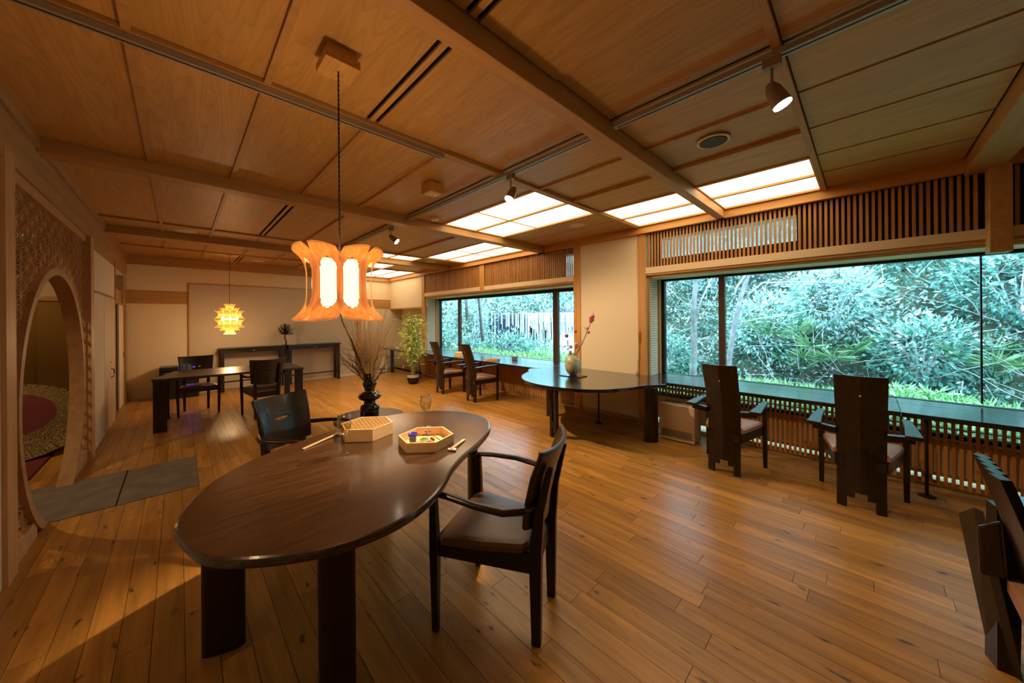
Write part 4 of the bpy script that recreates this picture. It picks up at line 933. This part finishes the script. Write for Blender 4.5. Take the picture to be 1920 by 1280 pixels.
# ------------------------------------------------------------------ track lights
TRX = 1.985
def track(x0, x1, y0, y1, z, label):
    t = thing('lighting_track', label, 'lighting track', ((x0+x1)/2, (y0+y1)/2, z), 'metal lighting tracks under the ceiling')
    MB().box(x0, x1, y0, y1, z, z+.03).build('rail', STEEL, t)
    if x1-x0 < y1-y0: c = (x0+x1)/2; MB().box(c-.005, c+.005, y0+.02, y1-.02, z-.001, z).build('groove', BLACKM, t); MB().box(x0-.002, x0, y0, y1, z, z+.004).box(x1, x1+.002, y0, y1, z, z+.004).build('edge', ALU, t)
    else: c = (y0+y1)/2; MB().box(x0+.02, x1-.02, c-.005, c+.005, z-.001, z).build('groove', BLACKM, t); MB().box(x0, x1, y0-.002, y0, z, z+.004).box(x0, x1, y1, y1+.002, z, z+.004).build('edge', ALU, t)
track(TRX-.017, TRX+.017, -.54, 1.10, HC-.055, 'metal track on the near side of the long beam, carrying one spotlight')
track(TRX-.017, TRX+.017, 1.26, 3.86, HC-.055, 'metal track between the long beam and the next beam, carrying one spotlight')
track(TRX-.017, TRX+.017, 4.03, 6.72, HC-.055, 'metal track in the third ceiling bay, carrying two spotlights')
track(XL+.2, 1.42, 2.175, 2.21, HC-.055, 'metal track crossing the ceiling past the big pendant cord')
HOT = glow('spot_lens', (1.0, .86, .62), 28)
def spot(y, zt, hx, hy, hz, aim, label, power, cone=48):
    t = thing('spotlight', label, 'spotlight', (TRX, y, HC-.055), 'track spotlights')
    MB().box(TRX-.02, TRX+.02, y-.035, y+.035, HC-.095, HC-.052).build('adapter', LAMPB, t, bevel=.003)
    MB().tube([(TRX, y, HC-.09), (TRX, y, HC-.17)], .006, 6).build('stem', LAMPB, t)
    c = Vector((hx, hy, hz)); d = (Vector(aim)-c).normalized()
    MB().tube([c-d*.12, c-d*.085, c+d*.0], [.018, .032, .040], 20).build('head', LAMPB, t, smooth=True, auto=True)
    MB().tube([(TRX, y, HC-.17), c-d*.085], .006, 6).build('yoke', LAMPB, t)
    MB().tube([c+d*.001, c+d*.006], [.037, .037], 20).build('lens', HOT, t)
    lamp('SPOT', tuple(c+d*.012), power, (1.0, .70, .40), .025, aim=aim, cone=cone, blend=.6)
spot(.30, 0, TRX+.06, .27, 2.45, (2.35, -.75, 0), 'track spotlight hanging over the near chairs, closest to the viewer', 62, 110)
spot(2.05, 0, TRX-.02, 2.05, 2.44, (1.02, 2.1, .7), 'track spotlight next to the luminous panels, above the kidney-shaped table', 380, 40)
spot(4.30, 0, TRX+.06, 4.26, 2.47, (3.7, 2.7, .5), 'third track spotlight, just past the second beam', 300, 80)
spot(5.65, 0, TRX+.03, 5.64, 2.46, (3.1, 6.2, .2), 'farthest track spotlight, above the big pendant lamp', 300, 100)
# ceiling fittings
def speaker(x, y, r, dark, label):
    t = thing('ceiling_speaker', label, 'ceiling speaker', (x, y, HC), 'round grilles set in the ceiling')
    MB().lathe([(r, 0), (r*.98, -.006), (r*.86, -.008), (r*.82, -.004)], (x, y, HC), 32).build('ring', plain('grille_ring_%d' % int(r*1000+y*10), (.85, .72, .55), .5), t, smooth=False)
    MB().lathe([(r*.82, -.004), (r*.80, -.0115)], (x, y, HC), 32).build('grille', plain('grille_%d' % int(x*100+y*10), (.05, .045, .035) if dark else (.75, .64, .50), .6, noise=.3, nscale=200), t)
speaker(2.73, .75, .105, True, 'round ceiling speaker with a dark centre near the large luminous panels')
speaker(3.84, 2.69, .10, False, 'pale round ceiling grille above the plastered wall')
speaker(3.92, 6.80-.25, .10, False, 'pale round ceiling grille above the far window')
speaker(.07, 6.55, .12, False, 'pale round ceiling grille above the long table')
speaker(1.18, 8.85, .12, False, 'round ceiling grille behind the big pendant lamp')
t = thing('box_lamp', 'small square wooden ceiling box with two tiny bulbs', 'ceiling lamp', (1.70, 2.80, HC))
MB().box(1.625, 1.775, 2.725, 2.875, HC-.085, HC).build('box', TRIMW, t); MB().box(1.64, 1.76, 2.74, 2.86, HC-.087, HC-.085).build('underside', CREAMB, t)
for s in (-.025, .025): MB().blob((1.70+s, 2.80, HC-.09), (.014, .014, .009), 10, 6).build('bulb', plain('clear_bulb', (.9, .9, .8), .1), t, smooth=True)
setp(MB().lathe([(.05, 0), (.052, -.012), (.045, -.03), (.03, -.04), (.028, -.032)], (2.27, 3.70, HC), 24).build('smoke_detector', WHITE, smooth=True), 'round white smoke detector next to the four-pane luminous panel', 'smoke detector')

# ------------------------------------------------------------------ table and tilted chair at the right edge
ct2 = thing('corner_table', 'corner of a dark table reflecting the window at the right edge of the picture', 'table', (2.1, -.85, 0))
MB().prism(ccw([(2.50, -.40), (2.50, -1.30), (1.3, -1.30), (1.3, -.33), (1.6, -.325)]), TZ-.035, TZ, .004).build('tabletop', COUNTER, ct2)
MB().hexa([(2.396, -.365, 0), (2.471, -.345, 0), (2.475, -.40, 0), (2.40, -.42, 0), (2.396, -.367, TZ-.036), (2.471, -.352, TZ-.036), (2.475, -.41, TZ-.036), (2.40, -.43, TZ-.036)]).build('leg', DARK, ct2)
MB().box(1.35, 1.45, -1.2, -1.15, 0, TZ-.036).build('leg', DARK, ct2); MB().box(2.38, 2.46, -1.25, -1.2, 0, TZ-.036).build('leg', DARK, ct2)
ch = thing('tilted_chair', 'dark slatted-back chair at the right edge of the picture with a notched top', 'chair', (1.95, -.5, 0))
def unp(u, v, w):
    p = F0*w + Rv*((u-960)/FPX*w) - Uv*((v-597.5)/FPX*w); return (p.x, p.y, p.z+1.45)
t0, t1 = Vector(unp(1833, 850, 1.36)), Vector(unp(1874, 899, 1.10))
dn = (Vector(unp(1960, 1420, 1.36))-Vector(unp(1833, 850, 1.36)))
dn = dn*((t0.z-.03)/-dn.z)
nb = 5; dv = (t1-t0)/nb; sd = dv.cross(dn).normalized()
if sd.dot(Rv) < 0: sd = -sd
for i in range(nb):
    a = t0+dv*i; b = t0+dv*(i+1.0); o = sd*.012
    p = [a-sd*.012, b+sd*.001, b+sd*.024, a+sd*.012]
    dd = dn if i in (0, 4) else dn*.92
    MB().loft([[tuple(q+dd*k_+sd*(.05*math.sin(k_*2.6))) for q in p] for k_ in (0, .2, .4, .6, .8, 1)]).build('back_strip', DARK, ch)
P0, P1 = Vector(unp(1797, 962, 1.50)), Vector(unp(1825, 951, 1.42)); Q0, Q1 = Vector(unp(1868, 1290, 1.46)), Vector(unp(1905, 1290, 1.38))
def ext(a, b): k_ = (a.z-0.0)/(a.z-b.z); return a+(b-a)*k_
Q0, Q1 = ext(P0, Q0), ext(P1, Q1); th = F0*-.03
MB().hexa([tuple(Q0), tuple(Q1), tuple(Q1+th), tuple(Q0+th), tuple(P0), tuple(P1), tuple(P1+th), tuple(P0+th)]).build('leg', DARK, ch)
MB().hexa([unp(1836, 1075, 1.40), unp(1890, 1085, 1.34), unp(1890, 1085, 1.44), unp(1836, 1075, 1.46), unp(1830, 985, 1.40), unp(1878, 975, 1.34), unp(1878, 975, 1.44), unp(1830, 985, 1.46)]).build('arm_bracket', DARK, ch, bevel=.01)
sa = t0+dn*.60; s2 = t1+dn*.60
MB().hexa([tuple(sa+Vector((0, 0, -.02))), tuple(s2+Vector((0, 0, -.02))), (s2.x, s2.y-.4, .41), (sa.x+.1, sa.y-.4, .41), tuple(sa+Vector((0, 0, .03))), tuple(s2+Vector((0, 0, .03))), (s2.x, s2.y-.4, .46), (sa.x+.1, sa.y-.4, .46)]).build('seat', TANLEA, ch)
for (x_, y_) in ((s2.x, s2.y-.38), (sa.x+.08, sa.y-.38)): MB().box(x_-.015, x_+.015, y_-.015, y_+.015, 0, .42).build('leg', DARK, ch)

# ------------------------------------------------------------------ outdoors
def bank(y): return 7.9+np.maximum(0, y-4.5)*1.25
def H(x, y):
    x = np.asarray(x, float); y = np.asarray(y, float)
    h = np.where(x < 6.9, .30-.03*(x-5), .24-np.clip((x-6.9)*1.1, 0, .55))
    b = bank(y); h = np.maximum(h, np.where(x > b, (x-b)*1.0-.25, -9))
    # the weir line from (8.8,11) to (13.4,6.5)
    s = ((x-8.8)*4.5+(y-11)*4.6)/math.hypot(4.5, 4.6)   # distance behind the weir
    h = np.where(s > 0, np.maximum(h, 1.55+.32*np.clip(s-1.2, 0, 20)), h)
    lb = (y-8.3)-.45*(x-5); h = np.where((x < 9.3), np.maximum(h, np.clip(lb, 0, 9)*.75-.3), h)
    return h+.12*np.sin(x*2.1+y*1.3)*np.clip(x-6, 0, 1)+.08*np.sin(x*3.7-y*2.9)*np.clip(x-6, 0, 1)
nx, ny = 90, 130; X = np.linspace(5.16, 24, nx); Y = np.linspace(-12, 26, ny)
G = np.array([(a, b, 0) for b in Y for a in X]); G[:, 2] = H(G[:, 0], G[:, 1])
EARTH = plain('bank_earth', (.10, .11, .07), .95, noise=.5, nscale=3)
mm = MB().add(G, [(j*nx+i, j*nx+i+1, (j+1)*nx+i+1, (j+1)*nx+i) for j in range(ny-1) for i in range(nx-1)])
ter = struct(mm.build('ground_hillside', EARTH, smooth=True, o=(0, 0, 0)))
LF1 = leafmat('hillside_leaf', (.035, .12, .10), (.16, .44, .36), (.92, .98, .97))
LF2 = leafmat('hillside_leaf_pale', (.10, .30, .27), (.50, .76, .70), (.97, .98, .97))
LF3 = leafmat('ground_cover_leaf', (.20, .50, .18), (.46, .82, .42), (.88, .98, .75))
LF4 = leafmat('dry_leaf', (.18, .13, .14), (.48, .38, .40), (.85, .76, .78))
def scatter(n, xr, yr, hmin=.0, hmax=.25, f=None):
    x = np.random.uniform(*xr, n); y = np.random.uniform(*yr, n); z = H(x, y)
    P = np.stack([x, y, z+np.random.uniform(hmin, hmax, n)], 1)
    if f is not None: P = P[f(P)]
    return P
def dirs(n, out=(-.5, 0, .25), s=.75): return np.random.normal(size=(n, 3))*s+np.array(out)
hill = lambda P: (P[:, 0] > bank(P[:, 1])-.1) & (P[:, 2] < 7)
P = scatter(90000, (7.6, 14.5), (-7.5, 9), -.02, .28, hill); n = len(P)
noise_t = np.clip(.45+.35*np.sin(P[:, 0]*1.9+P[:, 1]*2.7)*np.sin(P[:, 2]*3.1+P[:, 1])+np.random.normal(0, .22, n), 0, 1)
setp(stuff(leaves('undergrowth', LF1, P, dirs(n), np.random.uniform(.05, .12, n), np.random.uniform(.025, .055, n), tint=noise_t)), 'dense leafy undergrowth covering the steep bank outside', 'undergrowth')
P = scatter(34000, (7.6, 14), (-7, 8), .02, .35, hill); P = P[(np.sin(P[:, 1]*1.3+1.0)+np.sin(P[:, 2]*2.3+P[:, 1]*.9)+np.random.normal(0, .5, len(P))) > .35]; n = len(P)
setp(stuff(leaves('dry_undergrowth', LF4, P, dirs(n), np.random.uniform(.05, .11, n), np.random.uniform(.02, .045, n))), 'brown and grey dead leaves among the green of the bank', 'undergrowth')
P = scatter(26000, (5.3, 7.3), (-3.5, 3.2), -.05, .10); P = np.concatenate([P, scatter(14000, (5.3, 7.8), (3.2, 8.5), .0, .30)]); n = len(P)
setp(stuff(leaves('ground_cover', LF3, P, dirs(n, (-.1, 0, .5)), np.random.uniform(.06, .16, n), np.random.uniform(.018, .035, n))), 'bright green ground cover growing right outside the windows', 'ground cover')
P = scatter(42000, (6.0, 22), (8.3, 24), -.02, .5, lambda P: ~((P[:, 0] > 8.8) & (abs(((P[:, 0]-8.8)*4.5+(P[:, 1]-11)*4.6)/6.43) < .8) & (P[:, 0] < 16))); n = len(P)
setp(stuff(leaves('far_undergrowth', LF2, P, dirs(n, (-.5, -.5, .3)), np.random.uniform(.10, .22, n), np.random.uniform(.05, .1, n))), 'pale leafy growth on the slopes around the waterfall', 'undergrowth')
# branches on the bank
TW = plain('grey_twig', (.62, .58, .62), .8); m = MB(); rr = random.Random(21)
for i in range(760):
    y_ = rr.uniform(-6, 7); x_ = rr.uniform(float(bank(np.array(y_)))+.2, 13); z_ = float(H(x_, y_))+rr.uniform(.1, .5)
    a = rr.uniform(0, 2*PI); p = Vector((x_-.25, y_, z_)); dd = Vector((-.15, math.cos(a), math.sin(a)*.7)); L_ = rr.uniform(.4, 1.6); pts = [p.copy()]
    for q in range(6):
        dd = (dd+Vector((rr.uniform(-.2, .2), rr.uniform(-.3, .3), rr.uniform(-.3, .3)))).normalized(); p = p+dd*L_/6; pts.append(p.copy())
    m.tube(pts, [rr.uniform(.004, .009)*(1-.12*q) for q in range(7)], 4)
setp(stuff(m.build('fallen_branches', TW)), 'tangle of bare grey branches lying over the green bank', 'branches')
# shrubs
def shrub(x, y, r, n, mat, label, h=1.0, ls=(.07, .13), z=None):
    z0 = float(H(x, y)) if z is None else z
    t = thing('shrub', label, 'shrub', (x, y, z0), 'separate shrubs outside the windows')
    v = np.random.normal(size=(n, 3)); v /= np.linalg.norm(v, axis=1, keepdims=True); rad = np.random.uniform(.45, 1, n)[:, None]**.5
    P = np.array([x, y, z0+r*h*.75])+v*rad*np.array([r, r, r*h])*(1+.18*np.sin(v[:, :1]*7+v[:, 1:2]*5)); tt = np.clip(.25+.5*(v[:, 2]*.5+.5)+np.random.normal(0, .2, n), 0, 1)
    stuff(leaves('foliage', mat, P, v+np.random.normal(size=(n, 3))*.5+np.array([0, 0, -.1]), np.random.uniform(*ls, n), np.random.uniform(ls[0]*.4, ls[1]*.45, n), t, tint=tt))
    m = MB(); rr = random.Random(int(x*100+y*10))
    for i in range(7):
        e = (x+rr.uniform(-.6, .6)*r, y+rr.uniform(-.6, .6)*r, z0+r*h*rr.uniform(.8, 1.4)); m.tube([(x, y, z0-.15), ((x+e[0])/2+.05, (y+e[1])/2, (z0+e[2])/2), e], [.018, .012, .005], 5)
    m.build('stem', TW, t)
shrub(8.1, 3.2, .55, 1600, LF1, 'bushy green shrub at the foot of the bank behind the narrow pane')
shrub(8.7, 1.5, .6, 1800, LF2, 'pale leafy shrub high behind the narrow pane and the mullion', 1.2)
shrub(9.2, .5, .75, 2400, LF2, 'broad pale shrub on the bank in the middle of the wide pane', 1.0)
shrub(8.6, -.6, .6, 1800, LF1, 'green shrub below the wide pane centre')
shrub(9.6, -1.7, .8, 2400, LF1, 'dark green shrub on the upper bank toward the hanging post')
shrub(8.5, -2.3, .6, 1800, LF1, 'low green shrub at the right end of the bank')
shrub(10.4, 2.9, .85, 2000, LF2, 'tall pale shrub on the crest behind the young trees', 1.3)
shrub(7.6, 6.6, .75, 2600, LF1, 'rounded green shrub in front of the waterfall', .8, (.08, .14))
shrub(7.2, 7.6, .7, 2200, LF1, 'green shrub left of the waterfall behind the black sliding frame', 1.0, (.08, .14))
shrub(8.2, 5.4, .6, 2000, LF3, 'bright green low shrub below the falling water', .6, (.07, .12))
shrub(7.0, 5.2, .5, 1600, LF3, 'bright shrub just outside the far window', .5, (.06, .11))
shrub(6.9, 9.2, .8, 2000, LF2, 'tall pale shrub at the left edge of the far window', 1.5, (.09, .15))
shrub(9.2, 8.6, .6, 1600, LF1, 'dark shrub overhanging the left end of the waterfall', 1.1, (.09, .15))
# fan palms
def palm(x, y, s, label, z=None):
    z0 = float(H(x, y)) if z is None else z; t = thing('fan_palm', label, 'palm', (x, y, z0), 'small fan palms at the foot of the bank'); rr = random.Random(int(x*50+y*70))
    MB().tube([(x, y, z0-.1), (x, y, z0+.15*s)], [.04, .03], 6).build('trunk', BARK, t)
    PM = leafmat('palm_leaf', (.12, .30, .12), (.28, .52, .25), (.6, .8, .5)) if 'palm_leaf' not in bpy.data.materials else bpy.data.materials['palm_leaf']
    for i in range(6):
        a = 2*PI*i/6+rr.uniform(-.3, .3); el = rr.uniform(.3, .9); c = Vector((x+math.cos(a)*.35*s, y+math.sin(a)*.35*s, z0+.15*s+el*.5*s))
        MB().tube([(x, y, z0+.12*s), tuple(c)], .008, 4).build('stalk', PM, t)
        ax_ = (c-Vector((x, y, z0+.1*s))).normalized(); P = []; D = []
        for q in range(26):
            b = -2.0+4.0*q/25; sv = Vector((-math.sin(a), math.cos(a), 0)); d = ax_*math.cos(b)+sv*math.sin(b)+Vector((0, 0, .1)); P.append(tuple(c)); D.append(tuple(d))
        stuff(leaves('frond', PM, np.array(P), np.array(D), np.full(26, .34*s), np.full(26, .028*s), t))
palm(8.75, 1.25, 1.1, 'large fan palm above the first high-back chair'); palm(8.6, .45, 1.1, 'fan palm between the two near high-back chairs'); palm(8.7, -1.3, 1.0, 'fan palm to the right of the second high-back chair', None); palm(8.5, .85, .8, 'small fan palm squeezed between two larger ones')
TRUNK = plain('grey_trunk_bark', (.36, .34, .37), .85, noise=.35, nscale=9)
# young trees
def tree(x, y, pts, r, label, limbs):
    t = thing('young_tree', label, 'tree', pts[0], 'slender grey trees outside the near window')
    MB().tube(pts, [r*(1-.09*i) for i in range(len(pts))], 8).build('trunk', TRUNK, t, smooth=True)
    for l in limbs: MB().tube(l, [.02, .016, .012, .009, .006][:len(l)], 6).build('branch', TW, t, smooth=True)
def on(u, v, w): return unp(u, v, w)
tree(0, 0, [on(1297, 760, 6.6), on(1300, 690, 6.6), on(1302, 640, 6.6), on(1300, 580, 6.6), on(1306, 520, 6.6), on(1300, 440, 6.6), on(1302, 360, 6.7)], .07, 'straight grey tree trunk behind the narrow window pane', [[on(1302, 600, 6.6), on(1316, 560, 6.5), on(1335, 520, 6.4)]])
tree(0, 0, [on(1362, 760, 6.8), on(1366, 680, 6.8), on(1375, 620, 6.8), on(1388, 560, 6.8), on(1408, 500, 6.8), on(1425, 430, 6.8)], .058, 'leaning grey tree just inside the wide pane with two long limbs',
     [[on(1380, 607, 6.8), on(1430, 596, 6.6), on(1485, 590, 6.4), on(1520, 580, 6.3), on(1560, 588, 6.2)], [on(1395, 560, 6.8), on(1430, 530, 6.6), on(1500, 528, 6.4), on(1560, 530, 6.3), on(1600, 520, 6.2)], [on(1405, 505, 6.8), on(1380, 540, 6.8), on(1372, 600, 6.8)]])
tree(0, 0, [on(905, 640, 9.0), on(902, 600, 9.0), on(898, 560, 9.0), on(896, 520, 9.0)], .045, 'dark trunk in front of the waterfall slope', [])
tree(0, 0, [on(876, 600, 10.0), on(874, 560, 10.0), on(878, 520, 10.0)], .05, 'trunk left of the waterfall behind the frame', [])
# rocks
RK = plain('river_rock', (.30, .30, .31), .85, noise=.4, nscale=6, bump=.5)
rr = random.Random(9)
rock_spots = [(7.8, 2.6, .28), (7.5, 2.1, .22), (7.9, 1.7, .2), (7.6, 3.3, .25), (8.1, 2.15, .24), (8.3, 3.8, .3)]+[(8.8+4.5*q/9*1.02+.55+rr.uniform(-.3, .5), 11-4.5*q/9+.6+rr.uniform(-.2, .6), rr.uniform(.25, .55)) for q in range(10)]
for i, (x_, y_, s_) in enumerate(rock_spots):
    z_ = float(H(x_, y_)); m = MB().blob((x_, y_, z_+s_*.2), (s_, s_*rr.uniform(.7, 1.2), s_*rr.uniform(.45, .7)), 9, 7, .16)
    nm = ['grey rock in the stream below the leaning tree', 'flat grey rock at the water edge below the narrow pane', 'smallest grey rock in the stream, closest to the mullion', 'grey rock in the stream beside the window jamb', 'grey rock behind the straight tree trunk', 'large grey rock on the bank behind the narrow pane'][i] if i < 6 else 'rock above the lip of the waterfall, '+['at its hidden left end', 'second from the left end', 'third from the left end', 'left of the middle', 'just left of the middle', 'just right of the middle', 'right of the middle', 'beyond the sliding frame', 'near the plastered wall', 'hidden behind the plastered wall'][i-6]
    setp(m.build('rock', RK, smooth=True), nm, 'rock', ['rocks in the stream bed', 'rocks above the waterfall'][0 if i < 6 else 1])
# waterfall
wf = thing('waterfall', 'white water spilling over a dark stone weir outside the far window', 'waterfall', (11, 8.7, 0))
WET = plain('wet_dark_stone', (.035, .055, .085), .35, noise=.4, nscale=5); FOAM = plain('falling_water', (.88, .93, .95), .5)
e0, e1 = Vector((8.6, 11.2, 0)), Vector((14.2, 5.7, 0)); de = (e1-e0); dn_ = de.normalized(); nf = Vector((-dn_.y, dn_.x, 0))
if nf.dot(F0) > 0: nf = -nf
m = MB(); n = 40
rings = [[tuple(e0+de*i/n+nf*(.10+.10*math.sin(i*1.7))+Vector((0, 0, -.6))), tuple(e0+de*i/n+nf*(.05+.06*math.sin(i*1.7))+Vector((0, 0, 1.45))), tuple(e0+de*i/n-nf*.2+Vector((0, 0, 1.62+.05*math.sin(i*2.3)))), tuple(e0+de*i/n-nf*.6+Vector((0, 0, -.6)))] for i in range(n+1)]
MB().loft(rings).build('weir_wall', WET, wf)
rr = random.Random(17); m = MB()
for i in range(760):
    q = rr.random()**.8 if rr.random() < .75 else rr.random(); q = .25+.75*q if rr.random() < .85 else rr.random(); c = e0+de*q+nf*(.16+rr.uniform(0, .12)); w_ = rr.uniform(.004, .016)*(1+q); zt = 1.66; zb = rr.uniform(.3, .9) if rr.random() < .4 else rr.uniform(.9, 1.4)
    m.loft([[tuple(c-dn_*w_*.4-nf*.3+Vector((0, 0, zt+.03))), tuple(c+dn_*w_*.4-nf*.3+Vector((0, 0, zt+.03))), tuple(c+dn_*w_*.4-nf*.25+Vector((0, 0, zt-.02))), tuple(c-dn_*w_*.4-nf*.25+Vector((0, 0, zt-.02)))],
            [tuple(c-dn_*w_*.5+Vector((0, 0, zt))), tuple(c+dn_*w_*.5+Vector((0, 0, zt))), tuple(c+dn_*w_*.5-nf*.02+Vector((0, 0, zt-.04))), tuple(c-dn_*w_*.5-nf*.02+Vector((0, 0, zt-.04)))],
            [tuple(c-dn_*w_+nf*.14+Vector((0, 0, zb))), tuple(c+dn_*w_+nf*.14+Vector((0, 0, zb))), tuple(c+dn_*w_+nf*.12+Vector((0, 0, zb))), tuple(c-dn_*w_+nf*.12+Vector((0, 0, zb)))]])
stuff(m.build('falling_water', FOAM, wf))
rings = []
for i in range(n+1):
    q = i/n; zz = (.98+.10*math.sin(i*1.9)+.1*math.sin(i*4.1))*min(1, max(0, (q-.26)*5)); c = e0+de*q
    rings.append([tuple(c+nf*.22+Vector((0, 0, .0))), tuple(c+nf*(.20)+Vector((0, 0, .02+zz))), tuple(c+nf*.45+Vector((0, 0, .02+zz*.55))), tuple(c+nf*1.1+Vector((0, 0, .05))), tuple(c+nf*1.2+Vector((0, 0, -.2)))])
MB().loft(rings).build('foam', FOAM, wf, smooth=True)
